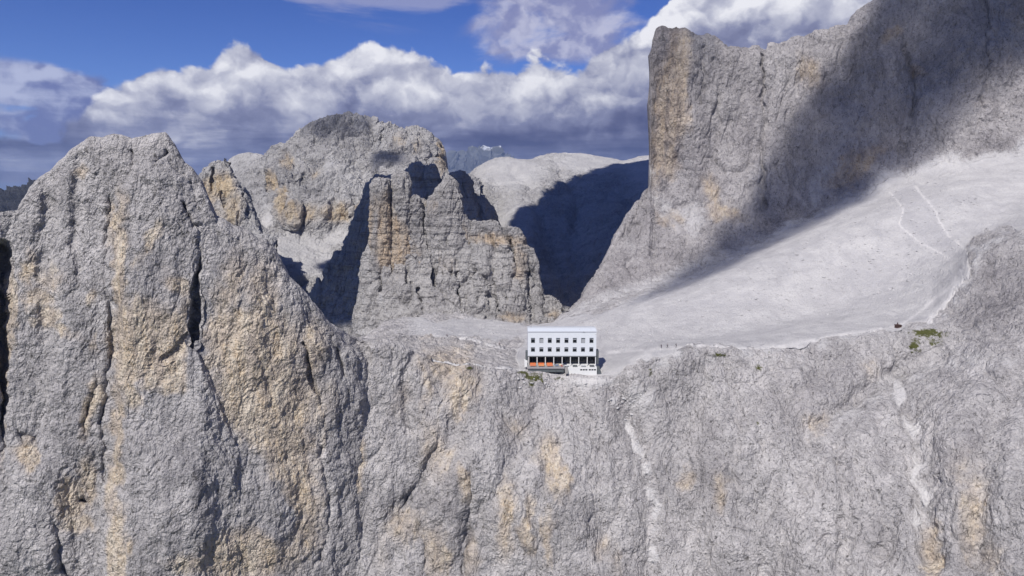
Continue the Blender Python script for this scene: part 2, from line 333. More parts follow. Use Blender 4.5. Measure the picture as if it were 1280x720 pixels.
    for poly, w in [([(540,447),(580,455),(620,460),(655,463)], 1.5), ([(540,420),(600,428),(650,436)], 1.3), ([(1112,240),(1128,262),(1125,282),(1150,305),(1190,326)], 1.1),
                    ([(1140,228),(1168,262),(1185,295),(1210,315)], 1.5), ([(760,440),(850,436),(950,434),(1050,420),(1125,407),(1190,355)], 2.0), ([(1160,402),(1192,360),(1206,330)], 4)]:
        path = np.maximum(path, np.exp(-(dseg(X+w1*.3+1.5*pn(X/5, Y/5, 0*X), Y+1.0*pn(X/4, Y/6, 0*X+3), poly)/w)**2)*(np.abs(Y-430) < 260)*sst(pn(X/9, Y/9, 0*X+5), -.75, -.1))
    och = 0*X
    for a in [(560,455,41.8,29.8,0,0.8),(575,480,33,50.2,5,0.75),(535,470,13.2,57,0,0.6),(500,500,15.4,40,10,0.5),(448,585,9,46.8,5,0.9),(545,560,24.2,57,-5,0.6),(690,580,17.6,46.8,-12.5,0.95),(705,600,9,26.4,-10,0.9),
              (632,650,15.4,57,2.5,0.95),(660,655,9,43.4,5,0.9),(685,675,9,40,0,0.7),(505,655,33,29.8,0,0.7),(545,690,22,43.4,0,0.8),(590,690,13.2,40,0,0.7),(580,605,11,29.8,-15,0.9),(645,535,30.8,29.8,0,0.5),(750,685,17.6,21.3,0,0.6),(480,690,22,57,0,0.4),(430,560,11,57,0,0.7),
              (900,615,13.2,29.8,0,0.8),(858,598,15.4,19.6,20,0.8),(1165,690,13.2,46.8,0,0.95),(1215,650,24.2,74,5,0.75),(1200,585,26.4,36.6,0,0.5),(1020,532,24.2,19.6,-5,0.6),(1090,460,22,23,-10,0.45),(1240,700,22,40,0,0.6),(770,700,15.4,29.8,0,0.5),
              (845,110,16,80,3,.95),(826,160,12,80,3,.9),(850,75,30,30,0,.35),(840,200,10,30,10,.8),(1012,90,18,26,-20,.55),(1070,205,50,14,-32,.95),(1050,228,22,14,-20,.85),(905,262,28,14,10,.85),(890,235,14,20,0,.7),(1115,40,12,9,0,.7),(1148,92,12,9,0,.8),(1190,70,14,14,0,.35),(845,270,16,10,0,.5),(830,275,14,9,0,.5),(1250,80,30,20,0,.3),(1230,130,20,12,0,.3)]:
        och = np.maximum(och, a[5]*blob(Xw, Yw, *a[:5]))
    och = np.where(Y > 425, och*.72, och)
    och *= (np.abs(Y-400) < 450)
    stn = 0*X
    for a in [(420,460,22,40,0,.7),(588,670,8,40,0,.9),(575,620,8,30,0,.6),(512,625,22,9,0,.8),(1100,60,70,60,30,.35),(655,670,9,30,0,.5),(1250,360,40,60,0,.35),(880,90,20,60,0,.4),(835,90,14,60,0,.7)]:
        stn = np.maximum(stn, a[5]*blob(Xw, Yw, *a[:5]))
    grs = 0*X
    for a in [(668,472,13,4,15,1),(654,466,7,2.5,0,1),(664,480,4,5,0,.8),(699,473,6,2,0,.8),(586,460,4,2,0,.7),(1158,415,20,5,0,1),(1145,428,7,6,0,.9),(1168,425,12,7,0,.6),(1146,438,5,4,0,.7),(813,466,3,8,0,.6),(948,460,5,5,0,.7),(899,444,9,3,0,.7),(946,530,4,5,30,.6),(963,440,5,2,0,.6)]:
        grs = np.maximum(grs, a[5]*blob(X, Y, *a[:5]))
    sc2 = np.maximum(sc2, .66*np.exp(-(dseg(X+w1*1.6, Y+w2*1.6, [(780,384),(840,362),(900,332),(960,302),(1050,254),(1150,209),(1290,186)])/13)**2))
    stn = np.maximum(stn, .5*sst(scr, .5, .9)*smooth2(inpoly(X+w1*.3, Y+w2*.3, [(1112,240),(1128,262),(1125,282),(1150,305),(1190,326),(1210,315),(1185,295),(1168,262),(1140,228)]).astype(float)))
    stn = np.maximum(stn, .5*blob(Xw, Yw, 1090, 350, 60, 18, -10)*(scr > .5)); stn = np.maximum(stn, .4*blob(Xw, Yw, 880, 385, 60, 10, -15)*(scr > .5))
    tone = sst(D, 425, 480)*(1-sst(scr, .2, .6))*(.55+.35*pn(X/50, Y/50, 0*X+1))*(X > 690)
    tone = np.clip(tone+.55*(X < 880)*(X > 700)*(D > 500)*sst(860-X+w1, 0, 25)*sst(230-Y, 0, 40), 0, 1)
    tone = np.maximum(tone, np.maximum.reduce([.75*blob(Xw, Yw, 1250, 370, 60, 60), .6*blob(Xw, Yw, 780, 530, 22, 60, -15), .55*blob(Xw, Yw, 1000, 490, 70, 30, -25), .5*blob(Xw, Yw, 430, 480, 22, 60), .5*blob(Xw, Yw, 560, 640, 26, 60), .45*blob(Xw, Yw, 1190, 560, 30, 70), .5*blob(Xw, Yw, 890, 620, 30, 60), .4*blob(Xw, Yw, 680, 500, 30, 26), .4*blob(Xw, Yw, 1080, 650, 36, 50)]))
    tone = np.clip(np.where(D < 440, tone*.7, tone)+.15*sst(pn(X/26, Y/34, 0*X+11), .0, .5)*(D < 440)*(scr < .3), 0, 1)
    soft = np.clip(np.maximum(np.maximum(scr*.90, sc2*.45), 0), 0, 1)
    flat = np.maximum.reduce([blob(X, Y, 700, 452, 75, 14)]); flat = np.clip(flat*1.6, 0, 1)
    N = normals(P)
    Q = rock(P, N, 3.4, 1.3, .62, soft, s=1.0)
    far = sst(D, 430, 520)                                  # the great wall is coarser
    Q = Q+(rock(P, N, 5, 3.2, 1.2, soft, s=1.5, off=40)-Q)*(far*.75)[..., None]
    P = Q+(P-Q)*flat[..., None]
    # paths are shallow worn ruts of pale gravel
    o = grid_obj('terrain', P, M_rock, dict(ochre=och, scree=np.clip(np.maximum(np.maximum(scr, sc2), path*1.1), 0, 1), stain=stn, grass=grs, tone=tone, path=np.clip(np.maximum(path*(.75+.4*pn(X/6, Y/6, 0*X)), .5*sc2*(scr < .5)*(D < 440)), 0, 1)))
    return o
def make_peak():
    crest = [(-160,330,215),(-60,290,218),(0,263,222),(20,261,224),(25,250,226),(35,233,228),(47,222,229),(62,211,231),(75,200,232),(90,187,233),(102,179,234),(113,173,235),(128,174,236),(140,169,237),(152,169,238),(165,174,239),(175,171,240),(190,167,241),(206,166,241),(212,174,242),(218,183,242),(224,193,242),(230,203,243),(240,213,243),(249,226,243),(258,248,244),(268,271,244),(280,276,245),(290,283,246),(300,286,247),(311,291,248),(322,300,249),(331,300,250),(340,309,251),(350,323,252),(357,338,253),(362,346,254),(372,356,255),(385,371,257),(395,384,259),(404,397,262),(412,405,266),(425,412,270),(432,418,276),(445,424,284),(470,440,300)]
    R = [
     [(-160,930,187),(0,930,196),(145,930,202),(250,930,208),(350,930,222),(400,930,227),(440,930,231),(470,930,238)],
     [(-160,720,196),(0,720,206),(120,720,212),(145,720,210),(250,720,216),(350,720,230),(395,720,238),(420,720,243),(440,720,248),(470,720,257)],
     [(-160,560,202),(0,560,212),(120,560,219),(145,560,216),(250,560,222),(350,560,236),(405,560,247),(430,560,253),(450,560,259),(470,560,268)],
     [(-160,420,208),(0,420,216),(120,420,224),(145,420,222),(250,420,228),(350,420,242),(400,428,252),(430,440,259),(450,450,267),(470,460,280)],
     [(-160,370,212),(0,330,220),(60,300,224),(120,280,229),(180,270,232),(245,290,236),(290,320,240),(350,360,247),(400,410,256),(430,428,265),(450,436,280),(470,450,302)],
     crest,
     [(-160,380,270),(0,320,275),(120,280,280),(206,270,285),(250,300,285),(311,350,290),(385,430,290),(430,470,300),(470,490,320)],
     [(-160,700,330),(200,700,340),(470,700,340)]]
    segs = [14, 170, 150, 60, 190, 22, 10]
    X, Y, D = loft(R, segs, -160, 470, 1.0, sm=5, keep=(5,))
    fr = (np.arange(Y.shape[0]) <= sum(segs[:5]))[:, None]
    D0 = D.copy()
    # the rounded central buttress, proud of the mass behind it
    edL = np.interp(Y, [200, 250, 330, 420, 560, 720], [178, 146, 142, 147, 140, 138]); edR = np.interp(Y, [200, 225, 280, 420, 470, 560], [205, 236, 249, 243, 262, 300])
    u = np.clip((X-edL)/(edR-edL+1e-6), 0, 1)
    prof = np.where((X > edL) & (X < edR), np.clip(np.minimum(u/.10, 1), 0, 1)*np.sqrt(np.clip(1-u**3.5, 0, 1)), 0)
    amt = np.interp(Y, [198, 222, 270, 430, 520, 720], [0, 3, 4.2, 4.6, 3.2, 2])
    D = D-amt*prof
    for poly, w, dp in [([(247,282),(250,320),(245,365),(243,430)], 1.8, 5), ([(228,255),(242,285)], 3, 3), ([(166,190),(168,205)], 2.5, 3), ([(139,250),(132,330),(141,420),(128,520),(132,600)], 4, 2),
                        ([(380,430),(392,480),(405,515),(408,548)], 1.8, 3), ([(412,420),(425,450),(432,470)], 1.8, 3.5), ([(400,560),(412,640),(402,700)], 2.5, 2), ([(105,540),(112,500),(122,480)], 3, 2),
                        ([(30,560),(25,540),(45,548)], 4, 3), ([(3,310),(3,380),(4,560)], 5, 9), ([(100,625),(112,628)], 3.5, 3), ([(70,660),(75,700),(85,720)], 5, 3), ([(205,450),(215,442),(238,420)], 2.5, 1), ([(320,440),(335,470),(340,510)], 3, .5),
                        ([(350,330),(338,400),(342,440)], 8, .8), ([(300,300),(306,360),(290,430)], 6, .8), ([(60,250),(50,330),(58,420)], 8, 1.4), ([(100,200),(92,280),(100,360)], 8, 1.2), ([(210,190),(195,205)], 3, 2)]:
        D = crack(X, Y, D, poly, w, dp)
    D = bulge(X, Y, D, 95, 470, 34, 120, 4, 0); D = bulge(X, Y, D, 30, 650, 50, 80, 5, 0); D = bulge(X, Y, D, 300, 640, 60, 60, 2, 0); D = bulge(X, Y, D, 310, 390, 50, 100, 2.5, -10, 2); D = bulge(X, Y, D, 215, 640, 50, 90, 4)
    D = np.where(fr, D, D0)
    P = PW(X, Y, D); N = normals(P)
    w1, w2 = 9*pn(X/30, Y/30, 0*X+4), 9*pn(X/30+50, Y/30, 0*X+4)
    Xw, Yw = X+w1+5*pn(X/9, Y/12, 0*X), Y+w2+5*pn(X/9, Y/12, 0*X+9)
    och = 0*X
    for a in [(152,330,9,90,0,1.),(158,440,16,60,0,1.3),(188,430,44,46,0,1.35),(205,470,34,24,0,1.2),(145,560,10,100,0,.95),(150,690,14,60,0,.95),(170,500,20,20,0,.8),(235,400,14,40,0,.8),(222,355,28,14,35,.8),(190,300,10,40,30,.5),
              (310,430,70,50,0,.95),(330,500,70,60,0,1.),(360,560,34,60,0,.85),(290,480,40,30,0,.7),(370,620,34,44,0,.8),(300,690,80,44,0,.85),(250,705,50,20,0,.75),(285,360,20,60,20,.6),(330,370,30,60,-10,.55),(390,440,20,50,0,.6),(380,660,30,40,0,.6),
              (112,510,10,40,15,.9),(35,570,14,22,0,.95),(88,625,18,30,0,.9),(110,600,12,40,0,.8),(100,655,22,12,0,.8),(5,470,6,110,0,.9),(12,380,10,50,0,.8),(45,375,24,14,0,.7),(62,350,22,24,30,.5),(35,340,12,30,0,.6),(60,395,12,14,0,.7),(100,215,14,8,0,.6),(115,370,12,14,20,.5),(140,285,8,40,0,.5),(118,430,7,16,0,.5),(65,410,40,8,20,.6)]:
        och = np.maximum(och, a[5]*blob(Xw, Yw, *a[:5]))
    grey = np.maximum.reduce([blob(Xw, Yw, 225, 560, 60, 70), blob(Xw, Yw, 245, 640, 45, 50), blob(Xw, Yw, 345, 640, 20, 26), .8*blob(Xw, Yw, 245, 420, 12, 60)])
    och = np.clip(och-grey*.8, 0, 1)
    stn = np.maximum.reduce([.75*blob(Xw, Yw, 240, 600, 40, 100), .6*blob(Xw, Yw, 70, 560, 30, 40), .7*blob(Xw, Yw, 248, 450, 14, 50), .35*blob(Xw, Yw, 215, 330, 40, 50), .5*blob(Xw, Yw, 410, 480, 16, 50)])
    scr = np.maximum.reduce([.5*blob(Xw, Yw, 85, 205, 10, 40, 35), .35*blob(Xw, Yw, 60, 270, 30, 30), .5*blob(Xw, Yw, 15, 275, 14, 10), .4*blob(Xw, Yw, 30, 700, 40, 40)])
    edge = sst(Y-np.interp(X, [c[0] for c in crest], [c[1] for c in crest]), -2, 14)
    P = rock(P, N, 1.9, .5, .55, .75-.75*edge, s=.85, zs=.55, off=77)
    return grid_obj('rock_peak', P, M_rock, dict(ochre=och, scree=scr, stain=stn, grass=0*X))
def face(name, R, segs, x0, x1, step, mat, ochres=(), screes=(), stains=(), cracks=(), keep=(), sm=4, rk=(4,2.5,1), s=1., strata=0, softs=0., off=0., zs=.45, bulges=(), tone=0.):
    X, Y, D = loft(R, segs, x0, x1, step, sm=sm, keep=keep)
    for poly, w, dp in cracks: D = crack(X, Y, D, poly, w, dp)
    for b_ in bulges: D = bulge(X, Y, D, *b_)
    P = PW(X, Y, D); N = normals(P)
    Xw, Yw = X+3*pn(X/9, Y/9, 0*X), Y+3*pn(X/9, Y/9, 0*X+5)
    A = {}
    for k, L in (('ochre', ochres), ('scree', screes), ('stain', stains)):
        A[k] = 0*X
        for a in L: A[k] = np.maximum(A[k], (a[5]*blob(Xw, Yw, *a[:5])))
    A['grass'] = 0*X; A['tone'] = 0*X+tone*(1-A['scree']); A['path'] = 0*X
    soft = np.clip(A['scree']+softs, 0, .96)
    P = rock(P, N, *rk, soft, s=s, strata=strata, off=off, zs=zs)
    return grid_obj(name, P, mat, A)
def tower(name, prof, D, depth, mat, n=120, m=150, och=.5, off=0., amp=1., strata=.8):
    prof = sorted(prof); pys = [p[0] for p in prof]
    ys = np.concatenate([prof[0][0]+(prof[1][0]-prof[0][0])*np.linspace(0, 1, 12)**1.6, np.linspace(prof[1][0], prof[-1][0], m)[1:]])
    L = np.interp(ys, pys, [p[1] for p in prof]); Rr = np.interp(ys, pys, [p[2] for p in prof])
    ph = np.linspace(0, 2*math.pi, n, endpoint=False)
    A = PW((L+Rr)/2, ys, D+0*ys); hw = PW(Rr, ys, D+0*ys)[:, 0]-A[:, 0]
    hw[0] = .1
    c, s_ = np.cos(ph), np.sin(ph); e = .75
    cx = np.sign(c)*np.abs(c)**e; sy = np.sign(s_)*np.abs(s_)**e
    dp = depth*np.clip(hw/hw.mean(), .05, 1.8)
    P = np.stack([A[:, None, 0]+hw[:, None]*cx, A[:, None, 1]+dp[:, None]*sy, A[:, None, 2]+0*cx], -1)[::-1].copy()
    N = normals(P, True)
    P[..., :] = rock(P, N, 1.2*amp, 1.9*amp, .8*amp, None, s=.8, strata=strata, off=off, zs=.18)
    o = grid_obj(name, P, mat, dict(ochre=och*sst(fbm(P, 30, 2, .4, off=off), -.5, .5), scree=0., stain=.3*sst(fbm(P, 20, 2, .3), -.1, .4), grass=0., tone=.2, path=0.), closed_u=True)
    return o
make_pass()
make_peak()
# --- the fluted towers behind the saddle and the banded shoulder they stand on
face('rock_shoulder', [
   [(440,560,500),(712,560,500)],
   [(440,440,520),(480,430,512),(560,426,505),(640,426,505),(712,426,520)],
   [(440,428,548),(450,396,535),(480,382,534),(560,374,530),(640,378,530),(690,398,535),(712,420,548)],
   [(440,424,556),(451,372,552),(460,330,552),(500,322,552),(560,322,548),(590,318,548),(640,330,548),(668,352,552),(676,372,552),(700,392,556),(712,418,556)],
   [(440,420,562),(448,400,560),(452,362,560),(458,318,560),(463,302,560),(468,296,560),(486,290,560),(491,305,563),(500,292,560),(530,290,560),(582,290,560),(586,278,560),(600,280,560),(623,281,560),(634,284,560),(647,288,560),(656,298,560),(665,312,560),(668,322,560),(670,336,560),(675,366,560),(690,374,562),(703,386,562),(708,404,562),(712,420,562)],
   [(440,460,620),(500,360,640),(600,340,640),(700,430,620),(712,460,620)],
   [(440,700,700),(712,700,700)]], [6, 60, 80, 90, 14, 6], 440, 712, .8, M_tow, keep=(4,), sm=3,
   ochres=[(625,300,45,9,5,.7),(650,330,12,30,0,.5),(500,330,30,30,0,.25),(640,398,20,8,0,.6),(690,395,10,8,0,.5),(560,330,20,20,0,.3)],
   screes=[(480,418,40,16,0,.7),(600,412,60,12,0,.5),(520,400,70,10,0,.35),(560,385,30,8,0,.35),(475,375,5,16,0,.5)], stains=[(600,300,14,18,0,.7),(620,290,30,10,0,.4)],
   cracks=[([(534,284),(541,316),(545,355)],2.2,15),([(588,280),(590,322)],2.6,14),([(488,285),(489,345)],1.8,10),([(476,345),(479,362)],3,7),([(606,345),(618,372),(624,388)],2.5,8),([(616,340),(618,356)],2,7),([(513,300),(508,355)],1.6,7),([(463,340),(462,400)],1.6,6),([(524,360),(528,395)],1.6,5),([(572,340),(577,400)],1.8,6),([(640,300),(643,345)],1.6,6),([(628,330),(632,390)],1.6,5),([(592,320),(596,380)],2.2,5),([(660,340),(664,400)],2,5),([(676,370),(678,400)],2,8),([(560,300),(566,360)],1.5,3)],
   bulges=[(600,360,9,40,6),(500,380,30,30,4),(550,340,20,40,4),(640,350,18,40,5)], rk=(2.2,3.4,.8), s=.9, strata=1.0, off=12, zs=.16)
tower('rock_tower', [(223,470,480),(226,466,484),(232,464.5,485.5),(250,464.5,486),(300,463,487),(340,462,490),(370,458,492)], 556, 7, M_tow, och=.75, off=1)
tower('rock_tower', [(217,494,506),(220,491.5,510),(228,490.5,512),(260,491,513),(300,491,514),(350,488,518),(380,484,524)], 560, 9, M_tow, och=.8, off=5)
tower('rock_tower', [(242,516,521),(250,512,526),(262,511,529),(290,511,532),(330,511,538),(370,508,546)], 561, 8, M_tow, och=.7, off=9, n=90, m=100)
tower('rock_tower', [(220,557,563),(226,551,570),(236,545,574),(250,538,576),(262,533,578),(284,532,582),(315,534,588),(350,534,596),(390,530,604)], 562, 14, M_tow, n=170, och=.6, off=14)
tower('rock_tower', [(250,526,530),(258,522,538),(280,520,540),(320,518,545),(360,514,552)], 572, 8, M_tow, n=80, m=80, och=.4, off=19)
tower('rock_tower', [(262,572,577),(268,570,582),(290,570,588),(330,572,596),(370,568,600)], 560, 8, M_tow, n=80, m=80, och=.6, off=29)
# --- the dark ridge behind the towers
face('rock_ridge', [
   [(375,600,600),(640,600,600)], [(375,440,640),(450,432,630),(640,430,640)],
   [(375,415,665),(420,380,660),(470,320,665),(540,310,668),(620,330,670),(640,360,670)],
   [(375,400,690),(390,372,690),(393,360,690),(398,348,690),(402,350,690),(409,330,690),(413,334,690),(420,314,690),(426,318,690),(432,309,690),(437,288,690),(443,270,690),(449,256,690),(455,241,690),(459,230,690),(463,225,690),(474,217,690),(484,219,690),(494,222,690),(505,217,690),(511,211,690),(518,207,690),(533,206,690),(541,210,690),(545,220,690),(549,232,690),(558,222,690),(563,217,690),(570,216,690),(576,219,690),(581,222,690),(590,233,690),(597,244,690),(603,247,690),(612,256,690),(620,263,690),(623,279,690),(632,320,690),(640,360,690)],
   [(375,430,760),(500,300,770),(640,400,760)], [(375,700,850),(640,700,850)]], [6, 60, 110, 14, 6], 375, 640, .8, M_tow, keep=(3,), sm=3, rk=(4,4,1.2), s=1.2, off=50, zs=.2, strata=.8)
# --- the big round-topped mountain and its screes
face('mountain', [
   [(225,700,700),(600,700,700)], [(225,420,800),(300,400,800),(420,420,780),(600,420,800)],
   [(225,340,900),(300,335,900),(360,345,880),(420,350,880),(600,350,900)],
   [(225,300,1000),(318,282,1010),(340,286,1010),(370,292,1010),(400,300,1010),(430,298,1010),(460,292,1010),(600,290,1000)],
   [(225,280,1080),(318,262,1060),(345,262,1035),(375,255,1025),(410,262,1025),(440,262,1030),(470,255,1040),(600,250,1040)],
   [(225,270,1120),(318,240,1100),(345,238,1090),(380,242,1060),(410,244,1055),(440,248,1055),(470,245,1060),(600,240,1060)],
   [(225,265,1180),(318,225,1180),(345,215,1150),(380,205,1140),(420,212,1130),(450,222,1130),(500,222,1130),(545,228,1130),(600,235,1130)],
   [(225,262,1250),(318,222,1250),(331,210,1240),(345,200,1230),(380,180,1230),(420,172,1230),(460,176,1220),(500,182,1210),(545,200,1210),(556,224,1220),(600,232,1220)],
   [(225,262,1300),(290,230,1300),(318,222,1300),(331,212,1300),(336,204,1300),(341,199,1300),(346,190,1300),(352,182,1300),(362,177,1300),(372,171,1300),(388,160,1300),(404,153,1300),(418,150,1300),(438,147,1300),(455,149,1300),(466,150,1300),(474,155,1300),(480,156,1300),(492,158,1300),(508,160,1300),(520,164,1300),(529,165,1300),(538,171,1300),(546,177,1300),(551,187,1300),(553,196,1300),(554,214,1300),(556,226,1300),(600,233,1300)],
   [(225,290,1500),(440,260,1550),(600,280,1500)], [(225,600,1700),(600,600,1700)]], [4, 30, 50, 40, 30, 60, 60, 60, 12, 4], 225, 600, .8, M_far, keep=(8,), sm=3,
   ochres=[(375,268,30,14,0,.75),(420,268,26,14,0,.65),(355,255,8,20,0,.95),(450,262,10,14,0,.6),(340,228,8,14,0,.7),(395,218,14,8,0,.4),(548,200,5,26,0,.8),(520,185,10,16,0,.35),(360,205,10,12,0,.7),(500,180,14,20,0,.35)],
   screes=[(370,312,50,22,0,1.),(335,275,12,26,0,.8),(420,300,24,14,-20,1.),(400,330,40,20,0,1.),(415,212,34,10,-20,.45),(430,222,30,12,20,.35),(390,190,14,12,0,.3),(450,240,30,10,0,.3)],
   stains=[(425,162,30,14,0,.7),(350,200,12,20,0,.6),(385,285,40,6,0,.4)],
   cracks=[([(333,214),(336,240)],2.5,20),([(378,218),(376,236)],2,18),([(478,160),(477,185)],1.5,14),([(360,262),(361,282)],2,14),([(436,250),(437,270)],2,12),([(530,170),(533,205)],1.5,14),([(508,165),(510,190)],1.5,12),([(540,172),(542,215)],1.5,10)],
   bulges=[(360,262,14,22,14),(350,215,14,14,20),(395,210,14,10,-12)], rk=(8,12,4), s=3.2, off=70, zs=.25, tone=.15)
face('rock_spur', [
   [(225,600,700),(345,600,700)], [(225,330,740),(300,330,740),(345,330,740)], [(225,290,770),(290,290,765),(320,290,770),(345,300,775)],
   [(225,250,795),(250,230,795),(290,226,795),(306,240,795),(318,264,800),(330,300,800),(345,310,800)],
   [(225,236,810),(240,226,810),(247,221,810),(252,213,810),(258,208,810),(265,203,810),(272,199,810),(280,199,810),(287,198,810),(291,212,810),(296,220,810),(303,231,810),(308,240,810),(313,248,810),(315,266,810),(319,284,810),(330,300,812),(345,315,812)],
   [(225,270,860),(280,250,880),(345,340,860)], [(225,600,900),(345,600,900)]], [4, 30, 60, 60, 8, 4], 225, 345, .7, M_far, keep=(4,), sm=2,
   ochres=[(280,232,16,18,0,1.),(262,240,10,20,0,.8),(290,260,16,24,0,.8),(270,270,16,16,0,.5)], screes=[(325,290,14,14,0,.5)],
   cracks=[([(264,210),(266,240)],1.5,8),([(306,244),(309,266)],2,9),([(288,200),(289,214)],1.5,8),([(278,240),(280,262)],1.2,5)], rk=(5,5,1.6), s=2., off=90, zs=.3)
face('hill', [
   [(270,600,1300),(390,600,1300)], [(270,300,1380),(390,300,1380)], [(270,230,1440),(310,226,1440),(390,260,1440)],
   [(270,215,1500),(285,202,1500),(292,197,1500),(300,194,1500),(310,192,1500),(320,192,1500),(328,194,1500),(334,196,1500),(345,202,1500),(390,240,1500)],
   [(270,260,1600),(390,280,1600)]], [4, 40, 40, 8], 270, 390, .8, M_far, keep=(3,), sm=4, softs=.5, screes=[(315,215,30,40,0,.35)], rk=(6,5,2), s=3, off=33)
# --- the smooth pale hills and the valley on the far side of the pass
HC = [(540,262,1500),(560,250,1500),(575,236,1500),(588,220,1500),(595,212,1500),(602,206,1500),(611,200,1500),(620,197,1500),(637,195,1500),(654,197,1500),(664,197,1500),(672,195,1500),(685,190,1500),(703,189,1500),(715,190,1500),(727,191,1500),(745,194,1500),(760,196,1500),(779,200,1500),(790,198,1500),(797,196,1500),(812,192,1500),(840,190,1500),(900,190,1500)]
face('hill', [
   [(540,700,560),(900,700,560)], [(540,440,640),(700,430,640),(900,440,640)], [(540,400,720),(640,388,720),(700,386,700),(800,380,720),(900,380,720)],
   [(540,350,860),(640,330,860),(700,345,840),(760,320,860),(900,300,860)],
   [(540,300,1050),(600,290,1050),(660,282,1050),(720,290,1050),(800,262,1050),(900,250,1050)],
   [(540,280,1250),(600,238,1250),(650,226,1250),(700,222,1270),(760,226,1270),(810,215,1270),(900,210,1270)], HC,
   [(540,300,1700),(700,260,1800),(900,260,1700)], [(540,600,2000),(900,600,2000)]], [4, 14, 50, 60, 70, 70, 12, 4], 540, 900, .9, M_far, keep=(6,), sm=6,
   screes=[(640,215,60,30,0,.9),(740,200,80,22,0,.9),(810,210,40,30,0,.9),(650,270,50,40,0,.6),(720,300,60,50,30,.35)], ochres=[(740,200,16,6,0,.35)],
   cracks=[([(640,215),(665,240),(672,275),(690,330)],8,22),([(720,240),(715,300),(720,350)],8,18),([(690,192),(700,215)],5,12)],
   rk=(13,9,4), s=4., off=120, softs=.15, bulges=[(600,240,14,20,30),(760,300,30,40,40),(650,300,20,40,30)])
#==FAR==
def far_range(name, crest, D, foot_py, mat, thick, amp, off):
    x0, x1 = crest[0][0], crest[-1][0]; s = D/1000.
    face(name, [[(x0,foot_py,D-thick),(x1,foot_py,D-thick)], [(p[0], p[1]*.45+foot_py*.55, D-thick*.5) for p in crest], [(p[0],p[1],D) for p in crest], [(x0,foot_py,D+thick),(x1,foot_py,D+thick)]],
         [50, 50, 20], x0, x1, .7, mat, keep=(2,), sm=2, rk=amp, s=s, off=off)
m_, t_, b_ = base_mat('dark_alpine_slope')
g_ = t_.new('ShaderNodeNewGeometry').outputs['Position']; n_ = t_.noise(g_, .004, 8, .65)
sz_ = t_.new('ShaderNodeSeparateXYZ'); t_.l.new(g_, sz_.inputs[0])
sn_ = t_.ss(t_.m('ADD', sz_.outputs[2], t_.m('MULTIPLY', n_, 900)), 1290, 1400)
t_.l.new(t_.mix(sn_, t_.mix(n_, rgb(.06,.07,.07), rgb(.16,.16,.16)), rgb(.75,.77,.8)), b_.inputs['Base Color']); b_.inputs['Roughness'].default_value = 1
M_blue = m_
M_wood = plain('forested_slope', (.028, .028, .03), .95, .4, .01)
far_range('mountain', [(520,226,14000),(545,212,14000),(556,203,14000),(563,200,14000),(570,204,14000),(577,199,14000),(584,201,14000),(592,197,14000),(600,199,14000),(607,195,14000),(614,199,14000),(622,194,14000),(627,198,14000),(636,204,14000),(660,214,14000),(690,222,14000)], 14000, 262, M_blue, 2500, (110,180,60), 3)
far_range('hill', [(-220,244,2600),(-100,246,2600),(-30,248,2600),(0,246,2600),(10,242,2600),(20,238,2600),(32,234,2600),(45,230,2600),(80,228,2600),(120,236,2600)], 2600, 330, M_wood, 500, (25,20,8), 8)
# ground to the horizon, far below the pass
n = 90
gx = np.sign(np.linspace(-1, 1, n))*np.abs(np.linspace(-1, 1, n))**2.2*60000
GX, GY = np.meshgrid(gx, gx+8000)
GZ = -650+fbm(np.stack([GX, GY, 0*GX], -1), 2500, 4)*90
grid_obj('ground', np.stack([GX, GY, GZ], -1), plain('valley_floor', (.06, .075, .045), 1, .5, .0006))
#==HUT==
# ------------------------------------------------------------------ built things
class MB:
    """collects boxes, bars and tubes; build() links them as ONE mesh object"""
    def __init__(s): s.bm = bmesh.new()
    def box(s, x0, x1, y0, y1, z0, z1, bev=0):
        v = [s.bm.verts.new((x, y, z)) for x in (x0, x1) for y in (y0, y1) for z in (z0, z1)]
        fs = [s.bm.faces.new([v[i] for i in f]) for f in ((0,1,3,2),(4,6,7,5),(0,4,5,1),(2,3,7,6),(0,2,6,4),(1,5,7,3))]
        if bev:
            es = list({e for f in fs for e in f.edges}); bmesh.ops.bevel(s.bm, geom=es, offset=bev, segments=1, affect='EDGES')
        return s
    def prism(s, poly, y0, y1, ax='y'):
        n = len(poly)
        if ax == 'y': a = [s.bm.verts.new((p[0], y0, p[1])) for p in poly]; b = [s.bm.verts.new((p[0], y1, p[1])) for p in poly]
        else: a = [s.bm.verts.new((y0, p[0], p[1])) for p in poly]; b = [s.bm.verts.new((y1, p[0], p[1])) for p in poly]
        s.bm.faces.new(a); s.bm.faces.new(b[::-1])
        for i in range(n): s.bm.faces.new([a[i], b[i], b[(i+1) % n], a[(i+1) % n]][::-1])
        return s
    def tube(s, a, b, r0, r1=None, n=8):
        a, b = Vector(a), Vector(b); r1 = r0 if r1 is None else r1
        d = (b-a).normalized(); u = d.orthogonal().normalized(); v = d.cross(u)
        A = [s.bm.verts.new(a+(u*math.cos(t)+v*math.sin(t))*r0) for t in [2*math.pi*i/n for i in range(n)]]
        B = [s.bm.verts.new(b+(u*math.cos(t)+v*math.sin(t))*r1) for t in [2*math.pi*i/n for i in range(n)]]
        s.bm.faces.new(A[::-1]); s.bm.faces.new(B)
        for i in range(n): s.bm.faces.new([A[i], A[(i+1) % n], B[(i+1) % n], B[i]])
        return s
    def build(s, name, mat, parent=None, loc=None):
        bmesh.ops.recalc_face_normals(s.bm, faces=s.bm.faces)
        me = bpy.data.meshes.new(name); s.bm.to_mesh(me); s.bm.free(); me.materials.append(mat)
        o = bpy.data.objects.new(name, me); COL.objects.link(o)
        if parent: o.parent = parent
        if loc: o.location = loc
        return o
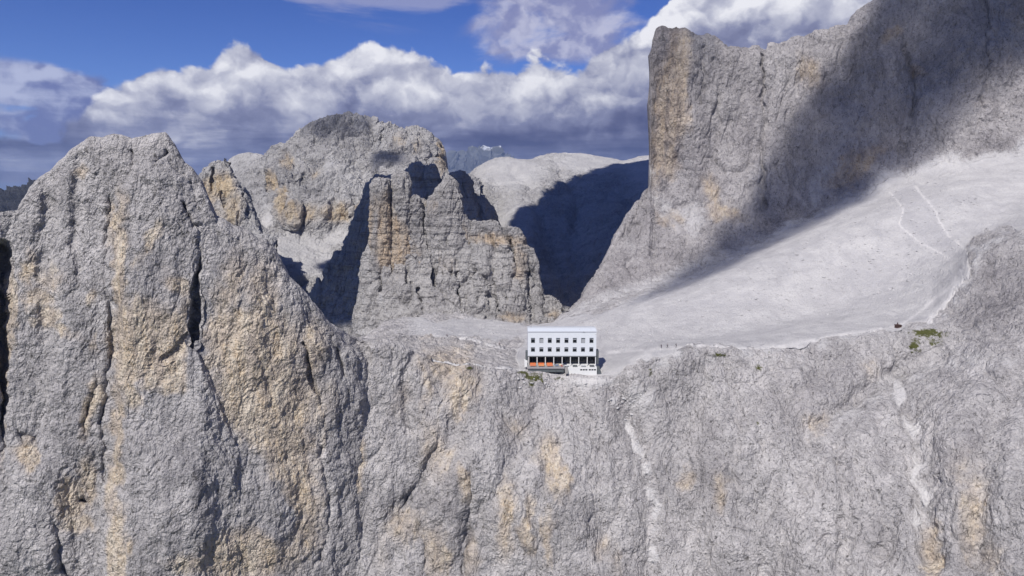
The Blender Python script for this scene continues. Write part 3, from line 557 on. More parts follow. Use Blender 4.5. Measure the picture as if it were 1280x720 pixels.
def empty(name, loc=(0,0,0), rz=0):
    o = bpy.data.objects.new(name, None); COL.objects.link(o); o.location = loc; o.rotation_euler = (0, 0, rz); o.empty_display_size = .5
    return o
def copy_tree(o, parent=None):
    c = o.copy(); COL.objects.link(c); c.parent = parent
    for ch in [k for k in bpy.data.objects if k.parent == o]: copy_tree(ch, c)
    return c
dg = bpy.context.evaluated_depsgraph_get(); dg.update()
def ground_at(px, py):
    o = Vector((0, 0, CZ)); v = (Vector(PW(px, py, 100.))-o).normalized()
    h, l, n_, i, ob, m = scn.ray_cast(dg, o, v)
    return l, n_
M_clad = plain('pale_metal_cladding', (.60, .62, .655), .5, .05, .6, 0.0, .4)
M_white = plain('white_painted_concrete', (.62, .62, .61), .8, .06, 1.2)
M_reveal = plain('grey_window_reveal', (.34, .36, .38), .6)
M_frame = plain('light_grey_frame', (.45, .46, .47), .5)
M_dark = plain('dark_grey_steel', (.085, .095, .10), .6)
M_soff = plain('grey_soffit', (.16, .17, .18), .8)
M_deck = plain('weathered_deck_boards', (.26, .25, .24), .8, .15, 2)
M_orange = plain('orange_cloth', (.60, .17, .06), .7, .12, 2)
M_cream = plain('cream_table_board', (.78, .62, .42), .6)
M_red = plain('red_wood', (.45, .05, .04), .6)
M_blue2 = plain('blue_grey_cloth', (.16, .20, .30), .7)
M_steel = plain('galvanised_steel', (.5, .5, .5), .4, .05, 3, .6)
mg, tg, bgl = base_mat('window_glass'); bgl.inputs['Base Color'].default_value = rgb(.012, .014, .018); bgl.inputs['Roughness'].default_value = .08; bgl.inputs['Specular IOR Level'].default_value = .35
M_glass = mg
M_blind = plain('pale_blind', (.30, .31, .33), .8)
M_inner = plain('dark_interior_wall', (.05, .045, .045), .8)
YF = 298.0
def hx(px, y=YF): return float(PW(px, 440, y)[0])
def hz(py, y=YF): return float(PW(640, py, y)[2])
# x in a frame of 3.66 m bays, everything below in metres
XL, XR = hx(659.8), hx(745.2)
hut = empty('mountain_hut', (0, 0, 0)); HO = Vector(((XL+XR)/2, YF, hz(457)))
tag(hut, 'long white alpine hut with two rows of square windows above an open terrace', 'mountain hut')
wx = [hx(p) for p in (666.2, 676.7, 687.1, 697.5, 707.9, 718.3, 728.7, 739.1)]
z0, zt = hz(444.8), hz(414.4)
rows_ = [(hz(439.8), hz(434.0)), (hz(428.8), hz(422.3))]
hw_ = .90; YB = YF+10.5
u = MB()
zb = [z0, rows_[0][0], rows_[0][1], rows_[1][0], rows_[1][1], zt]
for i in (0, 2, 4): u.box(XL, XR, YF, YF+.45, zb[i], zb[i+1])
for (a, b) in rows_:
    xs = [XL]+[q for x in wx for q in (x-hw_, x+hw_)]+[XR]
    for i in range(0, len(xs), 2): u.box(xs[i], xs[i+1], YF, YF+.45, a, b)
bmesh.ops.remove_doubles(u.bm, verts=u.bm.verts, dist=.001)
u.build('front_wall', M_clad, hut)
s_ = MB(); s_.box(XL, XL+.4, YF+.45, YB, z0, zt); s_.box(XR-.4, XR, YF+.45, YB, z0, zt); s_.box(XL+.4, XR-.4, YB-.4, YB, z0, zt); s_.build('side_wall', M_clad, hut)
MB().box(XL+.4, XR-.4, YF+.9, YB-.4, z0+.3, zt-.3).build('inner_core', M_inner, hut)
sm = MB()
for i in range(1, 24):
    x = XL+(XR-XL)*i/24
    if min(abs(x-q) for q in wx) > hw_+.05: sm.box(x-.018, x+.018, YF-.025, YF-.002, z0+.02, zt-.02)
sm.build('standing_seam', M_clad, hut)
# roof: a folded metal pitch with a pale ridge capping
zr = hz(412.2)+.25
rf = MB().prism([(YF-.15, zt), (YF+3.4, zr), (YB+.1, zt+.1), (YB+.1, zt-.05), (YF-.15, zt-.05)], XL-.12, XR+.12, 'x').build('roof', plain('grey_roof_metal', (.48, .505, .545), .5, .06, .8), hut)
MB().prism([(YF+3.1, zr-.02), (YF+3.4, zr+.12), (YF+3.9, zr-.03)], XL-.15, XR+.15, 'x').build('ridge_cap', M_frame, rf)
MB().box(XL-.05, XR+.05, YF-.22, YF-.152, zt-.16, zt+.02).build('gutter', M_frame, rf)
for r, (a, b) in enumerate(rows_):
    for i, x in enumerate(wx):
        f = MB(); t = .07
        f.box(x-hw_, x-hw_+t, YF-.05, YF+.44, a+.004, b-.004); f.box(x+hw_-t, x+hw_, YF-.05, YF+.44, a+.004, b-.004); f.box(x-hw_+t, x+hw_-t, YF-.05, YF+.44, b-.10, b-.004); f.box(x-hw_+t, x+hw_-t, YF-.05, YF+.44, a+.004, a+.07)
        fo = f.build('window', M_reveal, hut)
        if (r, i) in ((1, 1), (1, 6)): tag(fo, 'window with its pale curtain drawn')
        drop = .9 if (r, i) in ((1, 1), (1, 6)) else random.choice([.28, .36, .32])
        MB().box(x-hw_+t, x+hw_-t, YF+.40, YF+.43, a+.07, b-.1).build('pane', M_glass, fo)
        MB().box(x-hw_+t+.01, x+hw_-t-.01, YF+.33, YF+.36, b-.1-(b-a)*drop, b-.11).build('blind', M_blind, fo)
# soffit and recessed ground floor
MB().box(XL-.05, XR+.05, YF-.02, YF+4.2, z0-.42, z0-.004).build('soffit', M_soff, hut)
zg = hz(456.5)                                                       # terrace floor
cw = [hx(p) for p in (661.0, 671.4, 681.8, 692.3, 702.8, 713.1, 723.6, 734.2, 744.7)]
for x in cw:
    MB().box(x-.17, x+.17, YF+.05, YF+.42, zg+.0, z0-.43).build('column', M_white, hut)
gw = MB().box(XL+.1, XR-.1, YF+4.2, YF+4.5, zg-.2, z0-.01).box(XL+.1, XL+.4, YF+.6, YF+4.2, zg-.2, z0-.43).build('rear_wall', M_inner, hut)
for i in range(8):
    a, b = cw[i]+.2, cw[i+1]-.2
    k = MB().box(a, b, YF+4.10, YF+4.195, z0-.62, z0-.45).box(a, b, YF+4.10, YF+4.195, zg+.05, zg+.3).box((a+b)/2-.06, (a+b)/2+.06, YF+4.10, YF+4.195, zg+.3, z0-.62).build('glazed_door', M_dark, hut)
    MB().box(a+.1, b-.1, YF+4.15, YF+4.19, zg+.31, z0-.63).build('pane', M_glass, k)
# left timber terrace on steel beams
XT = hx(705.2); XB = hx(709.3)
MB().box(hx(658.6), XT, YF-3.2, YF+4.2, zg-.22, zg-.0).build('terrace_deck', M_deck, hut)
b_ = MB()
for i in range(60):
    x = hx(658.6)+(XT-hx(658.6))*i/60; b_.box(x, x+.21, YF-3.30, YF-3.21, zg-.72, zg+.10)
b_.build('deck_fascia', plain('silver_grey_slats', (.36, .34, .35), .8, .15, 2), hut)
MB().box(hx(660), XT-.3, YF-2.9, YF+3.5, zg-2.4, zg-.24).build('under_deck', M_dark, hut)
for i in range(6):
    x = hx(660.5)+(XT-.8-hx(660.5))*i/5; MB().box(x-.09, x+.09, YF-3.1, YF-2.9, zg-2.6, zg-.23).build('deck_post', M_dark, hut)
rl = MB(); xa, xb = hx(658.7), XT
for i in range(14):
    x = xa+(xb-xa)*i/13; rl.box(x-.025, x+.025, YF-3.15, YF-3.10, zg+0, zg+1.05)
for z in (.35, .7, 1.05): rl.box(xa, xb, YF-3.14, YF-3.11, zg+z-.02, zg+z+.02)
rl.build('railing', M_steel, hut)
# right terrace on its white concrete basement
zb0, ZR = zg-4.4, zg-.25
wl = MB(); bw = []
for g in (724.6, 735.3):
    for i in range(3): bw.append((hx(g+i*3.2), hx(g+i*3.2+2.6)))
yb_ = YF-3.4; wa, wb = hz(463.4, yb_), hz(461.4, yb_)
wl.box(XB, XR+.05, yb_, yb_+.4, wb, ZR+.1); wl.box(XB, XR+.05, yb_, yb_+.4, zb0, wa)
q = [XB]+[v for p in bw for v in p]+[XR+.05]
for i in range(0, len(q), 2): wl.box(q[i], q[i+1], yb_, yb_+.4, wa, wb)
wl.box(XB, XB+.3, yb_+.4, YF+4.2, zb0, ZR); wl.box(XR-.25, XR+.05, yb_+.4, YB, zb0, ZR); wl.box(XB+.3, XR-.25, yb_+.4, YF+4.2, ZR-.2, ZR+.0)
base = wl.build('basement', M_white, hut)
for a, b in bw:
    f = MB().box(a, b, yb_+.05, yb_+.12, wa, wa+.08).build('window', M_frame, base)
    MB().box(a, b, yb_+.13, yb_+.16, wa, wb).build('pane', M_glass, f)
rl = MB(); xa, xb = XB+.1, XR
for i in range(13):
    x = xa+(xb-xa)*i/12; rl.box(x-.025, x+.025, yb_+.12, yb_+.17, ZR+.1, ZR+1.15)
for z in (.45, .8, 1.12): rl.box(xa, xb, yb_+.13, yb_+.16, ZR+z-.02, ZR+z+.02)
rl.build('railing', M_steel, hut)
st = MB()
for i in range(9): st.box(XT+.1, XB-.02, YF-3.3-.32*i, YF-3.3-.32*i+.34, zg-.25*i-.32, zg-.25*i-.05)
st.build('steps', M_deck, hut)
# dark side stair at the right end, small annexes at the left
MB().box(XR+.02, hx(749.0), YF+1.2, YF+5, hz(456), hz(439.4)).build('stair_tower', M_dark, hut)
MB().prism([(hx(746.0), hz(466.5)), (hx(752.0), hz(466.5)), (hx(749.2), hz(457.5)), (hx(746.0), hz(457.5))], YF-2.6, YF+.6).build('stair_flank', M_dark, hut)
MB().box(hx(747.2), hx(751.8), YF-3.2, YF-2.65, hz(469), hz(466.2)).build('stair_footing', M_white, hut)
MB().box(hx(657.0), XL-.02, YF+1.0, YF+4, hz(452), hz(440.2)).build('lean_to', M_dark, hut)
MB().box(hx(655.6), hx(659.2), YF-1.0, YF+3, hz(458), hz(451)).build('low_annex', M_white, hut)
fl = MB(); fl.tube((hx(664), YF+4, zr-.2), (hx(664), YF+4, zr+.9), .18, .16).build('chimney_flue', M_steel, rf)
# terrace furniture
def table(name, lab, x, y, z, L, ctop, cleg, group, bench=False):
    t = empty(name, (x, y, z)); tag(t, lab, 'bench' if bench else 'table', group)
    h, w2 = (.45, .15) if bench else (.76, .42)
    m = MB(); m.box(-L/2, L/2, -w2, w2, h-.05, h, .01)
    if not bench: m.box(-L/2-.01, L/2+.01, -w2-.01, -w2+.012, h-.42, h-.051); m.box(-L/2-.01, L/2+.01, w2-.012, w2+.01, h-.42, h-.051)
    m.build('seat' if bench else 'tabletop', ctop, t)
    if bench == 'back': MB().box(-L/2, L/2, .13, .18, .5, 1.08, .01).build('backrest', M_orange, t)
    for sx in (-1, 1):
        for sy in (-1, 1): MB().tube((sx*(L/2-.15), sy*(w2-.06), 0), (sx*(L/2-.15), sy*(w2-.06), h-.05), .03).build('leg', cleg, t)
    return t
ords = ['first', 'second', 'third', 'fourth', 'fifth', 'sixth', 'seventh', 'eighth']
nb = 0
for i in range(3):
    xc = (cw[i]+cw[i+1])/2
    for j, y in enumerate((YF-2.2, YF-.5)):
        where = ('by the railing' if j == 0 else 'nearer the glass doors')
        table('terrace_table', 'long orange table %s in the %s terrace bay from the left' % (where, ords[i]), xc, y, zg, 2.7, M_orange if (i+j) % 2 == 0 else plain('light_orange_cloth', (.66, .30, .10), .7), M_steel, 'orange tables on the left terrace')
        for k, dy in enumerate((-.62, .62)):
            table('bench', '%s orange bench, table %s, %s bay from the left' % (('outer', 'high backed inner')[k], where, ords[i]), xc, y+dy, zg, 2.6, M_orange if k == 0 else M_cream, M_steel, 'benches on the left terrace', True if k == 0 else 'back')
xc = (cw[3]+cw[4])/2
table('terrace_table', 'blue grey table in the fourth terrace bay beside the orange tables', xc-.7, YF-1.9, zg, 1.6, M_blue2, M_steel, None)
table('bench', 'blue grey bench behind the blue grey table on the terrace', xc-.7, YF-1.1, zg, 1.6, M_blue2, M_steel, None, True)
table('terrace_table', 'small cream table at the right end of the timber terrace', xc+1.0, YF-1.2, zg, .9, M_cream, M_steel, None)
cr = empty('crate', (xc+1.55, YF-2.4, zg)); tag(cr, 'small red box at the right end of the timber terrace railing', 'crate')
k = MB(); k.box(-.3, .3, -.25, .25, 0, .7, .02).build('body', M_red, cr); MB().box(-.33, .33, -.28, .28, .701, .75, .01).build('lid', M_red, cr)
for i in range(4, 8):
    xc = (cw[i]+cw[i+1])/2
    table('terrace_table', 'grey table on the white walled terrace in the %s bay from the left end' % ords[i], xc, YF-1.6, ZR+.02, 2.0, M_dark if i % 2 else M_frame, M_dark, 'grey tables on the right terrace')
    for k, dy in enumerate((-.65, .65)):
        table('bench', 'grey bench on the %s side of the table in the %s bay' % (('outer', 'inner')[k], ords[i]), xc, YF-1.6+dy, ZR+.02, 1.9, M_dark if (i+k) % 2 else M_frame, M_dark, 'grey benches on the right terrace', True)
# ------------------------------------------------------------------ people
def skin(name, pts, edges, rad, mat, parent, root=0, lv=2):
    me = bpy.data.meshes.new(name); me.from_pydata(pts, edges, []); o = bpy.data.objects.new(name, me); COL.objects.link(o)
    md = o.modifiers.new('s', 'SKIN'); md.use_smooth_shade = True
    if not me.skin_vertices: me.skin_vertices.new()
    for i, r in enumerate(rad):
        me.skin_vertices[0].data[i].radius = (r, r) if not isinstance(r, tuple) else r
    me.skin_vertices[0].data[root].use_root = True
    sd = o.modifiers.new('d', 'SUBSURF'); sd.levels = lv; sd.render_levels = lv
    d2 = bpy.context.evaluated_depsgraph_get(); d2.update()
    m2 = bpy.data.meshes.new_from_object(o.evaluated_get(d2)); bpy.data.objects.remove(o)
    m2.materials.clear(); m2.materials.append(mat)
    o = bpy.data.objects.new(name, m2); COL.objects.link(o); o.parent = parent
    for p in m2.polygons: p.use_smooth = True
    return o
M_skin = plain('skin', (.50, .32, .24), .6)
def person(px, py, rz, jacket, trousers, hair, pack, stride, lab, arm=0.):
    l, _ = ground_at(px, py)
    p = empty('person', l, rz); tag(p, lab, 'person', 'hikers on the pale scree'); p.scale = (1.08, 1.08, 1.06)
    J = lambda n, c: plain(n, c, .85)
    s = stride
    hip, kn, an = .93, .50, .09
    P = [(0,0,hip),(0,0,1.12),(0,-.01,1.36),(0,0,1.47),(0,-.02,1.58),(0,-.02,1.68),
         (.18,0,1.40),(.24,.03,1.14),(.23+arm*.2,-.10-arm,.93+arm),(.22+arm*.2,-.15-arm,.84+arm*1.2),
         (-.18,0,1.40),(-.24,.02,1.14),(-.23,-.06-.3*s,.92),(-.22,-.09-.35*s,.83),
         (.10,0,.88),(.11,-.05-.35*s,kn),(.11,.03-.38*s,an),(.11,-.13-.38*s,.04),
         (-.10,0,.88),(-.11,-.03+.22*s,kn),(-.11,.04+.55*s,an+.03*s),(-.11,-.1+.55*s,.04)]
    E = [(0,1),(1,2),(2,3),(3,4),(4,5),(2,6),(6,7),(7,8),(8,9),(2,10),(10,11),(11,12),(12,13),(0,14),(14,15),(15,16),(16,17),(0,18),(18,19),(19,20),(20,21)]
    R_ = [(.14,.11),(.135,.10),(.16,.11),.055,(.085,.10),(.07,.085),.062,.045,.035,.03,.062,.045,.035,.03,.09,.06,.04,.035,.09,.06,.04,.035]
    skin('body', P, E, R_, M_skin, p)
    g = .022
    skin('jacket', P[0:4]+P[6:9]+P[10:13], [(0,1),(1,2),(2,3),(2,4),(4,5),(5,6),(2,7),(7,8),(8,9)], [(.16,.13),(.155,.12),(.18,.13),.07,.085,.07,.055,.085,.07,.055], J('jacket_cloth', jacket), p)
    skin('trousers', [P[0]]+P[14:17]+P[18:21], [(0,1),(1,2),(2,3),(0,4),(4,5),(5,6)], [(.155,.125),.11,.08,.06,.11,.08,.06], J('trouser_cloth', trousers), p)
    for q in (17, 21):
        x, y, z = P[q]; b = MB(); b.box(x-.055, x+.055, y-.06, y+.22, 0, .11, .03); b.build('boot', M_dark, p)
    b = MB(); bmesh.ops.create_uvsphere(b.bm, u_segments=14, v_segments=10, radius=.118)
    for v in b.bm.verts: v.co = Vector((v.co.x*.9, v.co.y*1.05+.015, v.co.z*1.02+1.665+(.03 if v.co.y > 0 else .045)))
    b.build('hair', J('hair_strands', hair), p)
    f = MB()
    for sx in (-1, 1): f.box(sx*.035-.012, sx*.035+.012, -.128, -.112, 1.622, 1.636)
    f.box(-.022, .022, -.125, -.112, 1.555, 1.562); f.box(-.013, .013, -.142, -.118, 1.58, 1.615, .004); f.build('face', J('face_detail', (.22, .11, .09)), p)
    for sx, q in ((1, 9), (-1, 13)):
        h = MB(); x, y, z = P[q]
        for k in range(4): h.tube((x-.03+.02*k, y, z), (x-.032+.021*k, y-.02, z-.07-.008*(k in (1, 2))), .009, .007, 6); 
        for k in range(4): h.tube((x-.032+.021*k, y-.02, z-.07-.008*(k in (1, 2))), (x-.03+.02*k, y-.04, z-.10), .007, .006, 6)
        h.tube((x+sx*-.03, y-.01, z+.01), (x+sx*-.055, y-.035, z-.045), .010, .008, 6); h.build('hand', M_skin, p)
    if pack:
        k = MB(); k.box(-.15, .15, .13, .33, 1.02, 1.46, .05); k.build('backpack', J('pack_cloth', pack), p)
    return p
person(826.5, 435.2, 2.6, (.06,.06,.08), (.05,.05,.06), (.05,.03,.02), None, .2, 'hiker in dark clothes standing leftmost of the three right of the hut')
person(834.1, 434.8, 2.0, (.15,.15,.17), (.08,.07,.07), (.12,.07,.04), (.05,.08,.10), 1.0, 'hiker mid stride with a small pack between two others on the scree')
person(845.2, 434.4, 1.2, (.04,.05,.06), (.09,.09,.10), (.03,.02,.02), (.03,.03,.04), .5, 'hiker with a bulky dark pack rightmost of three on the scree', 0)
person(559.0, 422.2, 1.7, (.05,.05,.07), (.05,.05,.06), (.05,.03,.02), (.06,.03,.03), .8, 'lone hiker on the upper path farthest left of the hut')
person(624.5, 432.6, -1.6, (.12,.10,.10), (.06,.06,.07), (.10,.06,.03), (.03,.04,.06), .8, 'lone hiker on the path just left of the white hut')
# ------------------------------------------------------------------ small dark shelter on the crest, loose stones, grass
l, _ = ground_at(1122.5, 409.5)
sh = empty('shelter', (l.x, l.y, l.z-.2), .3); tag(sh, 'tiny dark brown shelter on the bare crest left of the green turf', 'shelter')
M_brown = plain('dark_brown_timber', (.055, .028, .022), .8, .3, 3)
MB().box(-1.4, 1.4, -.8, .8, 0, 1.35, .06).build('cabin', M_brown, sh)
MB().prism([(-1.55, 1.351), (1.55, 1.351), (1.3, 1.6), (-1.3, 1.75)], -.95, .95).build('roof', M_brown, sh)
MB().tube((-.45, 0, 1.6), (-.45, 0, 2.7), .32, .2).build('chimney', M_brown, sh)
def scatter(name, lab, cat, mat, regions, n, smin, smax, sink=.25, flat_=.7):
    bm = bmesh.new(); rs = random.Random(3)
    for (poly, cnt) in regions:
        xs = [p[0] for p in poly]; ys = [p[1] for p in poly]; k = 0; tries = 0
        while k < cnt and tries < cnt*8:
            tries += 1
            x, y = rs.uniform(min(xs), max(xs)), rs.uniform(min(ys), max(ys))
            if not inpoly(np.array([x]), np.array([y]), poly)[0]: continue
            l, nn = ground_at(x, y)
            if l is None: continue
            s = smin+(smax-smin)*rs.random()**4
            r = bmesh.ops.create_icosphere(bm, subdivisions=1, radius=s); a = rs.uniform(0, 6.28)
            ax, ay, az = rs.uniform(.7, 1.3), rs.uniform(.7, 1.3), rs.uniform(.5, 1)*flat_
            for v in r['verts']:
                c = v.co; c = Vector((c.x*ax, c.y*ay, c.z*az))*rs.uniform(.75, 1.2)
                v.co = l+Vector((c.x*math.cos(a)-c.y*math.sin(a), c.x*math.sin(a)+c.y*math.cos(a), c.z+s*flat_*(1-2*sink)*.4))
            k += 1
    me = bpy.data.meshes.new(name); bm.to_mesh(me); bm.free(); me.materials.append(mat)
    o = bpy.data.objects.new(name, me); COL.objects.link(o); tag(o, lab, cat, kind='stuff'); return o
M_st = plain('loose_limestone', (.40, .39, .39), .95, .35, .4)
scatter('rubble', 'loose grey stones strewn over the pale scree around the hut', 'rubble', M_st,
  [([(760,440),(860,428),(1000,400),(1120,380),(1190,330),(1230,250),(1150,220),(1000,300),(830,375),(700,395)], 1500), ([(745,478),(775,482),(800,540),(820,640),(795,560)], 60), ([(480,425),(560,405),(650,410),(650,425)], 120), ([(640,468),(740,478),(760,490),(640,485)], 80)], 0, .2, 1.0)
def grass(regions):
    V, Fc = [], []; rs = random.Random(9)
    for cx, cy, rx, ry, cnt in regions:
        for _ in range(cnt):
            r = math.sqrt(rs.random()); a = rs.uniform(0, 6.28)
            l, nn = ground_at(cx+rx*r*math.cos(a), cy+ry*r*math.sin(a))
            if l is None: continue
            if pn(np.array([l.x*.7]), np.array([l.y*.7]), np.array([l.z*.7]))[0] < -.08: continue
            for b in range(7):
                t = rs.uniform(0, 6.28); h = rs.uniform(.18, .45); w_ = .05; o = l+Vector((rs.uniform(-.35, .35), rs.uniform(-.35, .35), -.05))
                d = Vector((math.cos(t), math.sin(t), 0)); i = len(V)
                V.extend([o-d*w_, o+d*w_, o+Vector((rs.uniform(-.15, .15), rs.uniform(-.2, .05), h))]); Fc.append((i, i+1, i+2))
    me = bpy.data.meshes.new('grass'); me.from_pydata(V, [], Fc); me.materials.append(plain('alpine_turf', (.13, .135, .05), .9, .5, .5))
    o = bpy.data.objects.new('grass', me); COL.objects.link(o); tag(o, 'green alpine turf clinging below the hut and on the crest', 'grass', kind='stuff')
grass([(668,470,14,4,420),(654,466,7,2,120),(664,479,4,5,140),(699,473,6,2,90),(1158,415,20,4,520),(1145,427,7,5,220),(1168,424,12,6,200),(1146,438,5,3,100),(1180,418,8,4,100),(948,460,5,4,90),(899,444,8,2,90),(813,465,2,7,70),(587,460,5,2,60)])
#==CLOUDS==
def cloud_mat(name, tr):
    m, t, b = base_mat(name); b.inputs['Base Color'].default_value = rgb(.86, .86, .88); b.inputs['Roughness'].default_value = 1; b.inputs['Specular IOR Level'].default_value = 0
    if tr:
        n = t.noise(t.new('ShaderNodeNewGeometry').outputs['Position'], .02, 6, .6)
        dn = t.attr('veil'); mx = t.new('ShaderNodeMixShader'); tp = t.new('ShaderNodeBsdfTransparent'); out = m.node_tree.nodes['Material Output']
        t.l.new(t.m('SUBTRACT', 1., t.m('MULTIPLY', dn, t.m('SUBTRACT', 1., t.ss(n, .30, .70, tr+.22, tr-.22)))), mx.inputs[0]); t.l.new(b.outputs[0], mx.inputs[1]); t.l.new(tp.outputs[0], mx.inputs[2]); t.l.new(mx.outputs[0], out.inputs[0])
    return m
M_cloud, M_veil = cloud_mat('dense_cloud', 0), cloud_mat('thin_cloud', .37)
def cloud(poly, alt, mat, step=6., thick=30., wob=10., off=0.):
    """a lumpy flat-bottomed cloud drifting overhead; poly is where its shadow falls, at height 0"""
    k = alt/SUN.z
    xs = [p[0] for p in poly]; ys = [p[1] for p in poly]; e = wob*2
    gx = np.arange(min(xs)-e, max(xs)+e, step); gy = np.arange(min(ys)-e, max(ys)+e, step)
    X, Y = np.meshgrid(gx, gy); Q = np.stack([X, Y, 0*X], -1)
    Xw, Yw = X+wob*fbm(Q, 60, 4, off=off), Y+wob*fbm(Q, 60, 4, off=off+8)
    d = dseg(Xw, Yw, poly+[poly[0]])*np.where(inpoly(Xw, Yw, poly), 1, -1)
    ins = d > 0
    top = thick*np.sqrt(np.clip(d/40., 0, 1))*(.75+.5*fbm(Q, 40, 5, off=off+3)); bot = -.16*thick*np.sqrt(np.clip(d/25., 0, 1))
    n = X.size; V = np.concatenate([np.stack([X+SUN.x*k, Y+SUN.y*k, alt+np.maximum(top, 0)], -1).reshape(-1, 3), np.stack([X+SUN.x*k, Y+SUN.y*k, alt+bot-.05], -1).reshape(-1, 3)])
    idx = np.arange(n).reshape(X.shape); keep = ins[:-1, :-1] & ins[1:, :-1] & ins[:-1, 1:] & ins[1:, 1:]
    q = np.stack([idx[:-1, :-1], idx[:-1, 1:], idx[1:, 1:], idx[1:, :-1]], -1)[keep]
    q = np.concatenate([q, q[:, ::-1]+n])
    me = bpy.data.meshes.new('cloud'); me.vertices.add(len(V)); me.vertices.foreach_set('co', V.reshape(-1).astype(np.float32))
    me.loops.add(q.size); me.loops.foreach_set('vertex_index', q.reshape(-1).astype(np.int32)); me.polygons.add(len(q))
    me.polygons.foreach_set('loop_start', np.arange(0, q.size, 4, dtype=np.int32)); me.polygons.foreach_set('loop_total', np.full(len(q), 4, np.int32))
    me.update(calc_edges=True); at = me.attributes.new('veil', 'FLOAT', 'POINT'); at.data.foreach_set('value', np.concatenate([sst(d, 0, 26).reshape(-1)]*2).astype(np.float32)); me.shade_smooth(); me.materials.append(mat)
    o = bpy.data.objects.new('cloud', me); COL.objects.link(o); tag(o, kind='structure')
ALT = 900
cloud([(-262,640),(-150,606),(-124,654),(0,662),(30,664),(85,684),(140,750),(172,850),(230,1100),(300,1300),(345,1490),(250,1515),(130,1345),(60,1200),(14,1090),(-30,1010),(-80,930),(-200,935),(-222,965),(-268,935),(-262,880),(-250,800)], ALT, M_cloud, 8, 60, 12, 1)
cloud([(375,790),(342,745),(282,698),(230,648),(180,597),(120,530),(72,465),(80,440),(135,468),(215,530),(292,574),(356,608),(412,648),(470,668),(540,680),(560,760),(530,920),(375,920)], ALT, M_veil, 6, 30, 9, 2)
cloud([(178,705),(215,700),(238,716),(250,735),(262,800),(240,850),(175,850)], ALT, cloud_mat('wispy_cloud', .72), 5, 25, 6, 3)
cloud([(-325,1375),(-250,1350),(-195,1372),(-150,1480),(-290,1540)], ALT, cloud_mat('wispy_cloud', .7), 6, 30, 10, 4)
cloud([(-200,1235),(-120,1245),(-115,1320),(-190,1315)], ALT, M_veil, 5, 25, 8, 5)
#==WORLD==
hz_ = MB().box(-12000, 12000, -60, 17500, -1000, 700)
mh = bpy.data.materials.new('air'); mh.use_nodes = True; nh = mh.node_tree; nh.nodes.clear()
oh = nh.nodes.new('ShaderNodeOutputMaterial'); ph = nh.nodes.new('ShaderNodeVolumePrincipled'); nh.links.new(ph.outputs[0], oh.inputs['Volume'])
ph.inputs['Color'].default_value = rgb(.45, .60, .95); ph.inputs['Density'].default_value = 5e-5; ph.inputs['Anisotropy'].default_value = .2
tag(hz_.build('haze', mh), kind='stuff')
cam = bpy.data.cameras.new('camera'); co = bpy.data.objects.new('camera', cam); COL.objects.link(co)
cam.sensor_width = 36; cam.lens = 24; cam.clip_start = 1; cam.clip_end = 200000
co.location = (0, 0, CZ); co.rotation_euler = (math.pi/2-TH, 0, 0); scn.camera = co
scn.cycles.max_bounces = 4; scn.cycles.diffuse_bounces = 2; scn.cycles.glossy_bounces = 1; scn.cycles.transmission_bounces = 2; scn.cycles.transparent_max_bounces = 8
sl = bpy.data.lights.new('sun', 'SUN'); sl.energy = 5.0; sl.angle = math.radians(.5); sl.color = (1, .965, .92)
so = bpy.data.objects.new('sun', sl); COL.objects.link(so); so.rotation_euler = SUN.to_track_quat('Z', 'Y').to_euler()
w = bpy.data.worlds.new('World'); scn.world = w; w.use_nodes = True
W = NT(w.node_tree); bg = w.node_tree.nodes['Background']
sky = W.new('ShaderNodeTexSky', sky_type='NISHITA'); sky.sun_disc = False; sky.sun_elevation = math.asin(SUN.z); sky.sun_rotation = math.atan2(SUN.x, SUN.y)
sky.altitude = 2700; sky.air_density = 1.0; sky.dust_density = .3; sky.ozone_density = 2.5
vdir = W.new('ShaderNodeTexCoord').outputs['Generated']
sp = W.new('ShaderNodeSeparateXYZ'); W.l.new(vdir, sp.inputs[0]); vx, vy, vz = sp.outputs
az = W.m('ARCTAN2', vx, vy); te = W.m('DIVIDE', vz, W.m('SQRT', W.m('ADD', W.m('MULTIPLY', vx, vx), W.m('MULTIPLY', vy, vy))))
def adir(px, py):
    a = (px-640)/F; b = (360-py)/F; y = CT+b*ST; z = -ST+b*CT
    return math.atan2(a, y), z/math.hypot(a, y)
def curve(pts, lo=-.02, hi=.34):
    n = W.new('ShaderNodeFloatCurve'); c = n.mapping.curves[0]; n.mapping.use_clip = False
    P = sorted(adir(*p) for p in pts); P = [(-.9, P[0][1])]+P+[(.9, P[-1][1])]
    L = [((a+.9)/1.8, (t-lo)/(hi-lo)) for a, t in P]
    c.points[0].location = L[0]; c.points[1].location = L[-1]
    for q in L[1:-1]: c.points.new(*q)
    for p in c.points: p.handle_type = 'VECTOR' if False else 'AUTO_CLAMPED'
    n.mapping.update()
    W.put(n.inputs['Value'], W.m('DIVIDE', W.m('ADD', az, .9), 1.8))
    return W.m('ADD', W.m('MULTIPLY', n.outputs[0], hi-lo), lo)
def cvec(sx, sy, ox=0, oy=0, oz=0.):
    c = W.new('ShaderNodeCombineXYZ'); W.put(c.inputs[0], W.m('ADD', W.m('MULTIPLY', az, sx), ox)); W.put(c.inputs[1], W.m('ADD', W.m('MULTIPLY', te, sy), oy)); c.inputs[2].default_value = oz
    return c.outputs[0]
T1 = curve([(0,150),(60,150),(90,138),(108,118),(120,100),(130,92),(142,87),(155,84),(172,76),(190,70),(205,66),(225,66),(245,60),(262,60),(272,50),(285,42),(296,41),(308,48),(325,52),(345,62),(358,70),(375,68),(392,66),(410,60),(425,54),(438,44),(450,36),(462,35),(476,42),(492,40),(508,40),(520,46),(532,56),(545,62),(565,66),(590,64),(610,60),(640,66),(665,60),(690,64),(705,66),(722,67),(740,56),(765,38),(790,20),(812,4),(830,-12),(900,-40),(1000,-50)])
